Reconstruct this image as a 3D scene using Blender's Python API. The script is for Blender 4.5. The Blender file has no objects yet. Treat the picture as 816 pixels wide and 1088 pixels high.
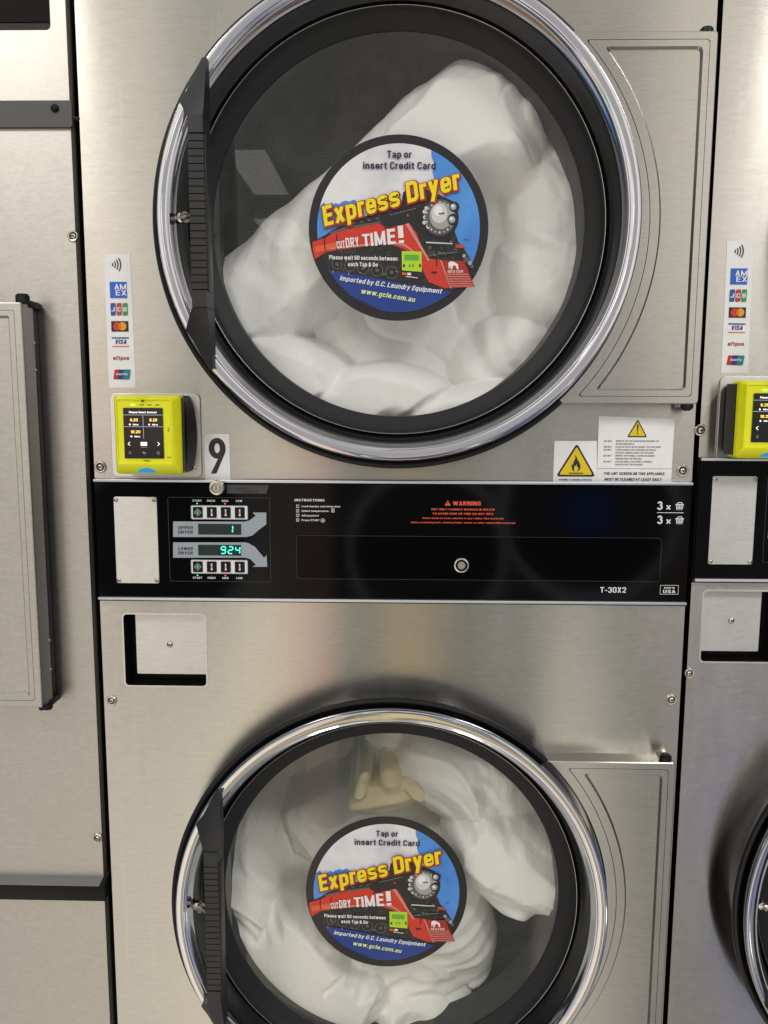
import bpy, bmesh, math, random
import numpy as np
from mathutils import Vector, Matrix, noise
random.seed(7)
scene = bpy.context.scene
COL = scene.collection
CAM_Z = 1.25          # everything is measured from the lens height; lifted by this at the end
PI = math.pi

# ------------------------------------------------------------------ camera
F_PX, PITCH, ROLL, YAW, DIST = 831.3, 0.1265, 0.0043, -0.0207, 1.04
cp, sp = math.cos(PITCH), math.sin(PITCH)
FW = Vector((math.sin(YAW)*cp, math.cos(YAW)*cp, -sp))
r0 = FW.cross(Vector((0, 0, 1))).normalized(); u0 = r0.cross(FW)
RT = r0*math.cos(ROLL) + u0*math.sin(ROLL); UP = u0*math.cos(ROLL) - r0*math.sin(ROLL)
cd = bpy.data.cameras.new('camera'); cam = bpy.data.objects.new('camera', cd); COL.objects.link(cam)
cd.sensor_fit = 'HORIZONTAL'; cd.sensor_width = 36; cd.lens = F_PX/816*36; cd.clip_start = .01; cd.clip_end = 100
m = Matrix((RT, UP, -FW)).transposed().to_4x4(); m.translation = Vector((0, -DIST, CAM_Z)); cam.matrix_world = m
scene.camera = cam

def M(px, py, y=0.0):
    """metres (x, z) on the plane at depth y that were measured at this point of the photo"""
    d = FW*F_PX + RT*(px-408) - UP*(py-544)
    t = (DIST+y)/d.y
    return (d.x*t, d.z*t)

# ------------------------------------------------------------------ materials
MATS = {}
def mat_new(name):
    m = bpy.data.materials.new(name); m.use_nodes = True; MATS[name] = m
    nt = m.node_tree; b = nt.nodes['Principled BSDF']
    return m, nt, b
def ink(name, col, rough=.45, spec=.4, emit=0, var=.04, coat=0):
    m, nt, b = mat_new(name)
    b.inputs['Roughness'].default_value = rough
    b.inputs['Specular IOR Level'].default_value = spec
    if coat: b.inputs['Coat Weight'].default_value = coat; b.inputs['Coat Roughness'].default_value = .06
    n = nt.nodes.new('ShaderNodeTexNoise'); n.inputs['Scale'].default_value = 60; n.inputs['Detail'].default_value = 3
    tc = nt.nodes.new('ShaderNodeTexCoord'); nt.links.new(tc.outputs['Object'], n.inputs['Vector'])
    mx = nt.nodes.new('ShaderNodeMix'); mx.data_type = 'RGBA'
    nt.links.new(n.outputs['Fac'], mx.inputs['Factor'])
    mx.inputs['A'].default_value = (*[max(0, c*(1-var*2)) for c in col], 1); mx.inputs['B'].default_value = (*[c*(1+var) for c in col], 1)
    nt.links.new(mx.outputs['Result'], b.inputs['Base Color'])
    if emit:
        b.inputs['Emission Color'].default_value = (*col, 1); b.inputs['Emission Strength'].default_value = emit
    return m
def N(nt, typ, **kw):
    n = nt.nodes.new(typ)
    for k, v in kw.items(): setattr(n, k, v)
    return n
def math_n(nt, op, a, b=None, clamp=False):
    n = N(nt, 'ShaderNodeMath', operation=op); n.use_clamp = clamp
    for i, v in enumerate((a, b)):
        if v is None: continue
        if isinstance(v, (int, float)): n.inputs[i].default_value = v
        else: nt.links.new(v, n.inputs[i])
    return n.outputs[0]
def mixc(nt, f, a, b, blend='MIX'):
    n = N(nt, 'ShaderNodeMix', data_type='RGBA', blend_type=blend)
    for s, v in (('Factor', f), ('A', a), ('B', b)):
        if isinstance(v, (int, float)): n.inputs[s].default_value = v
        elif isinstance(v, tuple): n.inputs[s].default_value = (*v, 1)
        else: nt.links.new(v, n.inputs[s])
    return n.outputs['Result']
def mapped_noise(nt, scale, detail=3, rough=.55, seed=0, typ='ShaderNodeTexNoise'):
    tc = N(nt, 'ShaderNodeTexCoord'); mp = N(nt, 'ShaderNodeMapping'); mp.inputs['Scale'].default_value = scale
    mp.inputs['Location'].default_value = (seed*3.1, seed*1.7, seed*5.3)
    nt.links.new(tc.outputs['Object'], mp.inputs['Vector'])
    n = N(nt, typ); n.inputs['Scale'].default_value = 1
    if typ == 'ShaderNodeTexNoise': n.inputs['Detail'].default_value = detail; n.inputs['Roughness'].default_value = rough
    nt.links.new(mp.outputs['Vector'], n.inputs['Vector'])
    return n.outputs['Fac'] if typ == 'ShaderNodeTexNoise' else n
def steel(name, base, rough, aniso, grain=1.0, mottle=0.0, stain=.12):
    m, nt, b = mat_new(name)
    b.inputs['Metallic'].default_value = 1
    b.inputs['Anisotropic'].default_value = aniso
    tg = N(nt, 'ShaderNodeTangent', direction_type='UV_MAP'); tg.uv_map = 'UVMap'
    nt.links.new(tg.outputs[0], b.inputs['Tangent'])
    g1 = mapped_noise(nt, (45, 45, 900), 4, .7, 1)      # grain runs across the sheet
    g2 = mapped_noise(nt, (120, 120, 300), 3, .6, 2)
    big = mapped_noise(nt, (3, 3, 2.2), 4, .6, 3)
    smg = mapped_noise(nt, (22, 22, 9), 5, .65, 5)
    scr = mapped_noise(nt, (420, 420, 2.0), 2, .5, 8)   # faint upright scratches
    f = math_n(nt, 'ADD', math_n(nt, 'MULTIPLY', math_n(nt, 'SUBTRACT', g1, .5), .26*grain), math_n(nt, 'MULTIPLY', math_n(nt, 'SUBTRACT', g2, .5), .17*grain + mottle*.8))
    f = math_n(nt, 'ADD', f, math_n(nt, 'MULTIPLY', math_n(nt, 'SUBTRACT', smg, .5), stain))
    sc = math_n(nt, 'MULTIPLY', math_n(nt, 'SUBTRACT', scr, .62, True), .35)
    f = math_n(nt, 'ADD', math_n(nt, 'ADD', f, 1.0), sc)
    hsv = N(nt, 'ShaderNodeHueSaturation'); nt.links.new(f, hsv.inputs['Value'])
    hsv.inputs['Color'].default_value = (*base, 1)
    warm = mixc(nt, math_n(nt, 'MULTIPLY', math_n(nt, 'SUBTRACT', big, .4, True), 1.2, True), hsv.outputs[0], (base[0]*1.04, base[1]*.99, base[2]*.93))
    warm = mixc(nt, .45, hsv.outputs[0], warm)
    nt.links.new(warm, b.inputs['Base Color'])
    rr = math_n(nt, 'ADD', rough, math_n(nt, 'MULTIPLY', math_n(nt, 'SUBTRACT', smg, .5), .09))
    rr = math_n(nt, 'ADD', rr, math_n(nt, 'MULTIPLY', math_n(nt, 'SUBTRACT', g2, .5), .03 + mottle*.3))
    nt.links.new(rr, b.inputs['Roughness'])
    bp = N(nt, 'ShaderNodeBump'); bp.inputs['Strength'].default_value = .12; bp.inputs['Distance'].default_value = .0003
    wv = mapped_noise(nt, (5, 5, 3.5), 2, .5, 11)       # the sheet is not quite flat
    hgt = math_n(nt, 'ADD', math_n(nt, 'ADD', math_n(nt, 'MULTIPLY', g2, .12 + mottle), math_n(nt, 'MULTIPLY', g1, .4)), math_n(nt, 'MULTIPLY', wv, 2.0))
    nt.links.new(hgt, bp.inputs['Height']); nt.links.new(bp.outputs[0], b.inputs['Normal'])
    return m
steel('steel', (.47, .453, .418), .215, .98)
steel('steel_panel', (.46, .444, .412), .23, .97)
steel('steel_old', (.43, .413, .384), .36, .6, grain=.8, mottle=.28)
steel('steel_plate', (.58, .57, .545), .40, .8, grain=1.3)
m, nt, b = mat_new('chrome')
b.inputs['Metallic'].default_value = 1; b.inputs['Base Color'].default_value = (.58, .58, .62, 1)
smg = mapped_noise(nt, (30, 30, 30), 5, .65, 4)
nt.links.new(math_n(nt, 'ADD', .035, math_n(nt, 'MULTIPLY', math_n(nt, 'SUBTRACT', smg, .45, True), .5)), b.inputs['Roughness'])
m, nt, b = mat_new('washer_metal')
b.inputs['Metallic'].default_value = 1; b.inputs['Base Color'].default_value = (.78, .74, .66, 1); b.inputs['Roughness'].default_value = .30
m, nt, b = mat_new('screw_metal')
b.inputs['Metallic'].default_value = 1; b.inputs['Base Color'].default_value = (.62, .58, .52, 1); b.inputs['Roughness'].default_value = .22
def plastic(name, col, rough, scale=900, bump=.3, dist=.0004, spec=.5, smudge=.15):
    m, nt, b = mat_new(name)
    b.inputs['Specular IOR Level'].default_value = spec
    s = mapped_noise(nt, (14, 14, 14), 5, .7, 2)
    c = mixc(nt, s, tuple(x*.8 for x in col), tuple(x*1.2 for x in col)); nt.links.new(c, b.inputs['Base Color'])
    nt.links.new(math_n(nt, 'ADD', rough, math_n(nt, 'MULTIPLY', math_n(nt, 'SUBTRACT', s, .5), smudge)), b.inputs['Roughness'])
    g = mapped_noise(nt, (scale,)*3, 2, .5, 1)
    bp = N(nt, 'ShaderNodeBump'); bp.inputs['Strength'].default_value = bump; bp.inputs['Distance'].default_value = dist
    nt.links.new(g, bp.inputs['Height']); nt.links.new(bp.outputs[0], b.inputs['Normal'])
    return m
plastic('rubber', (.010, .010, .011), .40, 600, .2, spec=.3)
plastic('gasket', (.014, .014, .015), .52, 500, .2, smudge=.25, spec=.3)
plastic('handle_plastic', (.020, .020, .021), .40, 1100, .45, spec=.4)
plastic('dark_gap', (.004, .004, .004), .7, 300, .1)
plastic('lip_grey', (.20, .20, .20), .5, 900, .2)
plastic('bar_grey', (.075, .075, .078), .5, 900, .25)
plastic('black_plastic', (.006, .006, .006), .36, 900, .1, spec=.22)
plastic('yellow_plastic', (.80, .80, .008), .36, 1200, .12, smudge=.1)
m = plastic('panel_gloss', (.0012, .0012, .0014), .06, 40, .03, .0004, spec=.16, smudge=.06)
m = plastic('panel_window', (.0008, .0008, .001), .05, 40, .02, .0004, spec=.12, smudge=.05)
m = plastic('reflected_black', (.004, .004, .006), .16, 60, .05, .0004, spec=.5, smudge=.2)  # black colour stands in for the dark that the chrome chamfer mirrors
ink('label_white', (.88, .88, .89), .35); ink('label_ink', (.025, .025, .03)); ink('grey_ink', (.12, .12, .13))
ink('decal_white', (.85, .85, .86), .4)
ink('sign_yellow', (.80, .58, .015), .4); ink('panel_white', (.78, .78, .80)); ink('warning_red', (.85, .12, .05))
ink('arrow_grey', (.34, .38, .43), .4); ink('green_ink', (.03, .22, .10)); ink('outline_grey', (.045, .045, .048), .3)
ink('blue_card', (.03, .13, .60)); ink('jcb_blue', (.02, .10, .36)); ink('jcb_red', (.50, .06, .05)); ink('jcb_green', (.06, .30, .07))
ink('mc_red', (.62, .05, .02)); ink('mc_yellow', (.80, .36, .02)); ink('mc_orange', (.75, .16, .01)); ink('visa_blue', (.02, .04, .22)); ink('eft_red', (.34, .02, .06))
ink('teal_ink', (.01, .22, .25)); ink('union_red', (.55, .02, .02)); ink('tape_ink', (.055, .055, .06), .35)
ink('led_green', (.06, .85, .55), emit=1.1); ink('led_mint', (.05, .7, .4), emit=.8); ink('led_red', (.9, .05, .03), emit=1.2); ink('led_dim', (.012, .022, .018)); ink('window_green', (.003, .03, .022))
ink('screen_white', (.8, .8, .8), emit=.9); ink('screen_amber', (.9, .62, .12), emit=.9); ink('screen_grey', (.28, .28, .30), emit=.5)
ink('screen_black', (.010, .010, .012), .12); ink('screen_lime', (.35, .95, .15), emit=.8); ink('blue_light', (.02, .30, .75), emit=.25)
# sticker inks
for n_, c_ in dict(art_border=(.010, .010, .012), art_navy=(.012, .012, .075), art_yellow=(.88, .74, .005), art_maroon=(.40, .02, .01), art_white=(.82, .82, .82),
                   art_red=(.62, .035, .016), art_red2=(.50, .06, .03), art_orange=(.75, .12, .03), art_blue=(.012, .045, .26), art_lblue=(.75, .82, .35), art_lime=(.45, .70, .02),
                   art_lime2=(.12, .42, .05), art_coal=(.012, .012, .014), art_dark=(.035, .034, .034), art_iron=(.10, .10, .10), art_silver=(.36, .36, .35), art_silver2=(.62, .62, .60), art_pink=(.62, .25, .22),
                   art_deep=(.006, .012, .075)).items():
    ink(n_, c_, .38, coat=.25)
def art_grad(name, stops, nscale, mode='v'):
    m, nt, b = mat_new(name); b.inputs['Roughness'].default_value = .38; b.inputs['Coat Weight'].default_value = .25
    n = mapped_noise(nt, (nscale,)*3, 5, .6, 4)
    cr = N(nt, 'ShaderNodeValToRGB'); nt.links.new(n, cr.inputs[0])
    e = cr.color_ramp.elements
    while len(e) < len(stops): e.new(.5)
    for el, (p, c) in zip(e, stops): el.position = p; el.color = (*c, 1)
    nt.links.new(cr.outputs[0], b.inputs['Base Color'])
art_grad('art_cloud', [(.3, (.58, .58, .61)), (.5, (.74, .74, .76)), (.7, (.84, .84, .84))], 16)
art_grad('art_sky', [(.3, (.045, .20, .62)), (.6, (.08, .30, .75)), (.75, (.14, .38, .80))], 14)
art_grad('art_gear', [(.35, (.003, .003, .004)), (.55, (.010, .009, .009)), (.66, (.05, .042, .04)), (.74, (.008, .008, .008))], 210)
# glass: clear sheet that reflects by its Fresnel amount and lets the light through
m = bpy.data.materials.new('door_glass'); m.use_nodes = True; MATS['door_glass'] = m; nt = m.node_tree; nt.nodes.clear()
out = N(nt, 'ShaderNodeOutputMaterial'); mx = N(nt, 'ShaderNodeMixShader'); tr = N(nt, 'ShaderNodeBsdfTransparent'); gl = N(nt, 'ShaderNodeBsdfGlossy'); fr = N(nt, 'ShaderNodeLayerWeight')
tr.inputs[0].default_value = (.975, .978, .972, 1); gl.inputs['Roughness'].default_value = .015; fr.inputs['Blend'].default_value = .5
nt.links.new(math_n(nt, 'ADD', .042, math_n(nt, 'MULTIPLY', .95, math_n(nt, 'POWER', fr.outputs['Facing'], 5.0)), True), mx.inputs[0]); nt.links.new(tr.outputs[0], mx.inputs[1]); nt.links.new(gl.outputs[0], mx.inputs[2])
df = N(nt, 'ShaderNodeBsdfDiffuse'); df.inputs[0].default_value = (.7, .7, .68, 1); mx2 = N(nt, 'ShaderNodeMixShader')
dust = mapped_noise(nt, (9, 9, 9), 6, .7, 4)
nt.links.new(math_n(nt, 'ADD', .022, math_n(nt, 'MULTIPLY', math_n(nt, 'SUBTRACT', dust, .35, True), .12)), mx2.inputs[0])   # lint film on the pane
nt.links.new(mx.outputs[0], mx2.inputs[1]); nt.links.new(df.outputs[0], mx2.inputs[2]); nt.links.new(mx2.outputs[0], out.inputs[0])
# drum: perforated galvanised sheet
m, nt, b = mat_new('drum')
b.inputs['Metallic'].default_value = .75; b.inputs['Roughness'].default_value = .42
tc = N(nt, 'ShaderNodeTexCoord'); vo = N(nt, 'ShaderNodeTexVoronoi'); vo.inputs['Scale'].default_value = 150; vo.inputs['Randomness'].default_value = 0
nt.links.new(tc.outputs['UV'], vo.inputs['Vector'])
hole = math_n(nt, 'LESS_THAN', vo.outputs['Distance'], .26)
nz = mapped_noise(nt, (8, 8, 8), 4, .6, 2)
nt.links.new(mixc(nt, hole, mixc(nt, nz, (.20, .21, .20), (.32, .33, .315)), (.13, .137, .13)), b.inputs['Base Color'])
# cloth
def cloth(name, a, c2):
    m, nt, b = mat_new(name)
    b.inputs['Roughness'].default_value = .9; b.inputs['Specular IOR Level'].default_value = .1; b.inputs['Sheen Weight'].default_value = .25
    n1 = mapped_noise(nt, (7, 7, 7), 4, .6, 1)
    nt.links.new(mixc(nt, n1, a, c2), b.inputs['Base Color'])
    n2 = mapped_noise(nt, (42, 42, 22), 6, .62, 2); n3 = mapped_noise(nt, (900, 900, 900), 2, .5, 2)
    bp = N(nt, 'ShaderNodeBump'); bp.inputs['Strength'].default_value = .6; bp.inputs['Distance'].default_value = .004
    nt.links.new(math_n(nt, 'ADD', n2, math_n(nt, 'MULTIPLY', n3, .04)), bp.inputs['Height']); nt.links.new(bp.outputs[0], b.inputs['Normal'])
cloth('cloth_white', (.88, .88, .865), (.93, .93, .915)); cloth('cloth_cream', (.84, .84, .78), (.92, .92, .87)); cloth('cloth_tan', (.66, .54, .29), (.82, .74, .52))

# ------------------------------------------------------------------ mesh builder
DG = None
def eval_curve(cu):
    ob = bpy.data.objects.new('tmp', cu); COL.objects.link(ob)
    dg = bpy.context.evaluated_depsgraph_get()
    me = bpy.data.meshes.new_from_object(ob.evaluated_get(dg), depsgraph=dg)
    vs = [tuple(v.co) for v in me.vertices]; fs = [tuple(p.vertices) for p in me.polygons]
    bpy.data.objects.remove(ob); bpy.data.meshes.remove(me); bpy.data.curves.remove(cu)
    return vs, fs
def circle_pts(x, z, rx, rz=None, n=48, a0=0, a1=2*PI):
    rz = rz or rx
    full = abs(a1-a0-2*PI) < 1e-6
    k = n if full else n+1
    return [(x+rx*math.cos(a0+(a1-a0)*i/n), z+rz*math.sin(a0+(a1-a0)*i/n)) for i in range(k)]
def rrect(x0, x1, z0, z1, r, n=5):
    p = []
    for cx, cz, a in ((x1-r, z1-r, 0), (x0+r, z1-r, PI/2), (x0+r, z0+r, PI), (x1-r, z0+r, 1.5*PI)):
        p += [(cx+r*math.cos(a+PI/2*i/n), cz+r*math.sin(a+PI/2*i/n)) for i in range(n+1)]
    return p
def area(p): return sum(p[i][0]*p[(i+1) % len(p)][1]-p[(i+1) % len(p)][0]*p[i][1] for i in range(len(p)))/2
def round_poly(pts, r, n=5):
    """round the corners of a polygon; r may be a number or one per corner"""
    out = []; L = len(pts)
    for i, p in enumerate(pts):
        rr = r[i] if isinstance(r, (list, tuple)) else r
        p = Vector(p); a = Vector(pts[i-1])-p; b = Vector(pts[(i+1) % L])-p
        if rr <= 0: out.append(tuple(p)); continue
        ang = a.angle(b); d = min(rr/math.tan(ang/2), a.length*.49, b.length*.49)
        s = p+a.normalized()*d; e = p+b.normalized()*d
        for k in range(n+1):
            t = k/n; out.append(tuple(s*(1-t)**2 + p*2*t*(1-t) + e*t*t))
    return out
def stroke(pts, w):
    L = []; Rr = []; n = len(pts)
    for i, p in enumerate(pts):
        a = Vector(pts[max(0, i-1)]); b = Vector(pts[min(n-1, i+1)]); d = (b-a).normalized(); q = Vector((-d.y, d.x))*w/2; p = Vector(p)
        L.append(tuple(p+q)); Rr.append(tuple(p-q))
    return L+Rr[::-1]
# a plain heavy grotesque drawn with strokes: (advance width, list of (points, closed)) for a stem t
def glyph(ch, t):
    h = t/2; xh = .74; X = xh-h; T = 1-h; B = h
    def G(w): return h, w-h, w/2
    W = .52; L, Rr, Mm = G(W)
    S = lambda *p: (list(p), False)
    C = lambda *p: (list(p), True)
    g = {}
    if ch in 'abcdeghnopqsuxyvz':
        g = {'a': [S((.03, X), (Rr, X), (Rr, 0)), S((Rr, xh*.5), (L, xh*.5), (L, B), (Rr, B))], 'b': [S((L, 0), (L, 1)), S((L, X), (Rr, X), (Rr, B), (L, B))],
             'c': [S((Rr, xh*.64), (Rr, X), (L, X), (L, B), (Rr, B), (Rr, xh*.36))], 'd': [S((Rr, 0), (Rr, 1)), S((Rr, X), (L, X), (L, B), (Rr, B))],
             'e': [S((Rr, xh*.32), (Rr, B), (L, B), (L, X), (Rr, X), (Rr, xh*.48)), S((L, xh*.48), (W, xh*.48))], 'g': [S((Rr, xh), (Rr, -.20), (L, -.20)), S((Rr, X), (L, X), (L, B), (Rr, B))],
             'h': [S((L, 0), (L, 1)), S((L, X), (Rr, X), (Rr, 0))], 'n': [S((L, 0), (L, xh)), S((L, X), (Rr, X), (Rr, 0))], 'o': [C((L, B), (Rr, B), (Rr, X), (L, X))],
             'p': [S((L, -.24), (L, xh)), S((L, X), (Rr, X), (Rr, B), (L, B))], 'q': [S((Rr, -.24), (Rr, xh)), S((Rr, X), (L, X), (L, B), (Rr, B))],
             's': [S((Rr, xh*.70), (Rr, X), (L, X), (L, xh*.53), (Rr, xh*.47), (Rr, B), (L, B), (L, xh*.30))], 'u': [S((L, xh), (L, B), (Rr, B)), S((Rr, xh), (Rr, 0))],
             'x': [S((h, 0), (W-h, xh)), S((h, xh), (W-h, 0))], 'y': [S((h, xh), (Mm, B*.5)), S((W-h, xh), (Mm-.12, -.24))], 'v': [S((h, xh), (Mm, 0)), S((W-h, xh), (Mm, 0))], 'z': [S((0, X), (W, X)), S((0, B), (W, B)), S((W-h, X), (h, B))]}
        return W, g[ch]
    if ch in 'il!|': return t, ([S((h, 0), (h, xh)), S((h, .83), (h, 1))] if ch == 'i' else [S((h, 0), (h, 1))] if ch != '!' else [S((h, .30), (h, 1)), S((h, 0), (h, t*.95))])
    if ch in 'ft': w = t*2.1; x = t*.95; return w, [S((x, 0), (x, T), (w, T)), S((0, X), (w, X))] if ch == 'f' else [S((x, .93), (x, B), (w, B)), S((0, X), (w, X))]
    if ch == 'r': w = t*1.9; return w, [S((L, 0), (L, xh)), S((L, X-.01), (w, X-.01))]
    if ch == 'j': w = t*1.6; return w, [S((w-h, xh), (w-h, -.20), (0, -.20)), S((w-h, .83), (w-h, 1))]
    if ch == 'k': return W, [S((L, 0), (L, 1)), S((L, .28), (Rr, xh)), S((L+.08, .36), (Rr, 0))]
    if ch == 'm': w = .82; return w, [S((h, 0), (h, xh)), S((h, X), (w/2, X), (w/2, 0)), S((w/2, X), (w-h, X), (w-h, 0))]
    if ch == 'w': w = .80; return w, [S((h, xh), (w*.28, 0)), S((w*.28, 0), (w/2, xh)), S((w/2, xh), (w*.72, 0)), S((w*.72, 0), (w-h, xh))]
    if ch in '.,': return t, [S((h, 0), (h, t))]
    if ch == ':': return t, [S((h, 0), (h, t)), S((h, xh-t), (h, xh))]
    if ch == '-': return .32, [S((0, .40), (.32, .40))]
    if ch == '&': w = .62; return w, [C((.10, .56), (.42, .56), (.42, T), (.10, T)), S((.14, .56), (w-h, 0)), S((.30, .52), (h, .34), (h, B), (.36, B), (w-.02, .44))]
    if ch == "'": return t, [S((h, .72), (h, 1))]
    if ch == '/': return .4, [S((.05, 0), (.35, 1))]
    w = {'I': t, 'M': .78, 'W': .86, 'E': .48, 'F': .46, 'L': .46, 'J': .48, '1': t*1.9, 'Q': .58}.get(ch, .56); L, Rr, Mm = G(w)
    u = {'A': [S((h, 0), (Mm, 1)), S((w-h, 0), (Mm, 1)), S((w*.24, .28), (w*.76, .28))], 'B': [S((L, 0), (L, 1)), S((L, T), (Rr-.02, T), (Rr-.02, .53), (L, .53)), S((L, .53), (Rr, .53), (Rr, B), (L, B))],
         'C': [S((Rr, .66), (Rr, T), (L, T), (L, B), (Rr, B), (Rr, .34))], 'D': [S((L, 0), (L, 1)), S((L, T), (Rr, T), (Rr, B), (L, B))], 'E': [S((L, 0), (L, 1)), S((L, T), (w, T)), S((L, .51), (w*.94, .51)), S((L, B), (w, B))],
         'F': [S((L, 0), (L, 1)), S((L, T), (w, T)), S((L, .50), (w*.9, .50))], 'G': [S((Rr, .68), (Rr, T), (L, T), (L, B), (Rr, B), (Rr, .46)), S((Mm, .46), (w, .46))], 'H': [S((L, 0), (L, 1)), S((Rr, 0), (Rr, 1)), S((L, .51), (Rr, .51))],
         'I': [S((h, 0), (h, 1))], 'J': [S((Rr, 1), (Rr, B), (L, B), (L, .32))], 'K': [S((L, 0), (L, 1)), S((L, .36), (Rr, 1)), S((L+.10, .5), (Rr, 0))], 'L': [S((L, 0), (L, 1)), S((L, B), (w, B))],
         'M': [S((L, 0), (L, 1)), S((Rr, 0), (Rr, 1)), S((L, 1), (Mm, .06)), S((Rr, 1), (Mm, .06))], 'N': [S((L, 0), (L, 1)), S((Rr, 0), (Rr, 1)), S((L, 1), (Rr, 0))], 'O': [C((L, B), (Rr, B), (Rr, T), (L, T))],
         'P': [S((L, 0), (L, 1)), S((L, T), (Rr, T), (Rr, .44), (L, .44))], 'Q': [C((L, B), (Rr, B), (Rr, T), (L, T)), S((Mm, .22), (w, -.04))], 'R': [S((L, 0), (L, 1)), S((L, T), (Rr, T), (Rr, .48), (L, .48)), S((Mm, .48), (Rr, 0))],
         'S': [S((Rr, .72), (Rr, T), (L, T), (L, .54), (Rr, .46), (Rr, B), (L, B), (L, .28))], 'T': [S((Mm, 0), (Mm, 1)), S((0, T), (w, T))], 'U': [S((L, 1), (L, B), (Rr, B), (Rr, 1))], 'V': [S((h, 1), (Mm, 0)), S((w-h, 1), (Mm, 0))],
         'W': [S((h, 1), (w*.28, 0)), S((w*.28, 0), (w/2, .95)), S((w/2, .95), (w*.72, 0)), S((w*.72, 0), (w-h, 1))], 'X': [S((h, 0), (w-h, 1)), S((h, 1), (w-h, 0))], 'Y': [S((h, 1), (Mm, .45)), S((w-h, 1), (Mm, .45)), S((Mm, .48), (Mm, 0))],
         'Z': [S((0, T), (w, T)), S((0, B), (w, B)), S((w-h, T), (h, B))], '0': [C((L, B), (Rr, B), (Rr, T), (L, T))], '1': [S((Rr, 0), (Rr, 1)), S((0, .80), (Rr, .80))], '2': [S((L, .70), (L, T), (Rr, T), (Rr, .56), (L, B), (w, B))],
         '3': [S((L, .74), (L, T), (Rr, T), (Rr, .52), (Mm, .52)), S((Mm, .52), (Rr, .52), (Rr, B), (L, B), (L, .27))], '4': [S((Rr-.06, 0), (Rr-.06, 1)), S((L, .28), (w, .28)), S((L, .28), (Rr-.06, 1))],
         '5': [S((w, T), (L, T), (L, .56), (Rr, .56), (Rr, B), (L, B), (L, .26))], '6': [S((Rr, .74), (Rr, T), (L, T), (L, B), (Rr, B), (Rr, .55), (L, .55))], '7': [S((0, T), (Rr, T), (Mm, 0))],
         '8': [C((L, .52), (Rr, .52), (Rr, T), (L, T)), C((L, B), (Rr, B), (Rr, .52), (L, .52))], '9': [S((L, .26), (L, B), (Rr, B), (Rr, T), (L, T), (L, .45), (Rr, .45))]}
    return w, u.get(ch, u['O'])
SHARP = {'2': (4,), '4': (), '7': (1,), 'a': (), 'e': (), '5': (1, 2)}
def round_open(pts, r, closed, keep=()):
    out = []; n = len(pts)
    for i, p in enumerate(pts):
        if not closed and i in (0, n-1): out.append(Vector(p)); continue
        a = Vector(pts[i-1]); b = Vector(pts[(i+1) % n]); p = Vector(p)
        rr = .012 if i in keep else r
        d = min(rr, (a-p).length*(.5 if (closed or 0 < i-1) else 1), (b-p).length*(.5 if (closed or i+1 < n-1) else 1))
        s = p+(a-p).normalized()*d; e = p+(b-p).normalized()*d
        for k in range(6):
            q = k/5; out.append(s*(1-q)**2+p*2*q*(1-q)+e*q*q)
    return out
def glyph_quads(ch, t, grow=0):
    w, strokes = glyph(ch, t); hw = t/2+grow; res = []
    for pts, closed in strokes:
        P = round_open(pts, min(.17, w*.33), closed, SHARP.get(ch, ())) if len(pts) > 2 else [Vector(p) for p in pts]
        if grow and not closed:
            P[0] = P[0]+(P[0]-P[1]).normalized()*grow; P[-1] = P[-1]+(P[-1]-P[-2]).normalized()*grow
        n = len(P); Lf = []; Rt = []
        for i in range(n):
            a = P[(i-1) % n] if (closed or i > 0) else P[i]; b = P[(i+1) % n] if (closed or i < n-1) else P[i]
            d1 = (P[i]-a); d2 = (b-P[i])
            d = (d1.normalized() if d1.length > 1e-6 else Vector((0, 0)))+(d2.normalized() if d2.length > 1e-6 else Vector((0, 0)))
            d = d.normalized() if d.length > 1e-6 else Vector((1, 0)); q = Vector((-d.y, d.x))
            k = 1.0
            if d1.length > 1e-6 and d2.length > 1e-6: k = min(1.35, 1/max(.6, abs(d1.normalized().dot(d))))
            Lf.append(P[i]+q*hw*k); Rt.append(P[i]-q*hw*k)
        res.append((Lf, Rt, closed))
    return w, res
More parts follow.
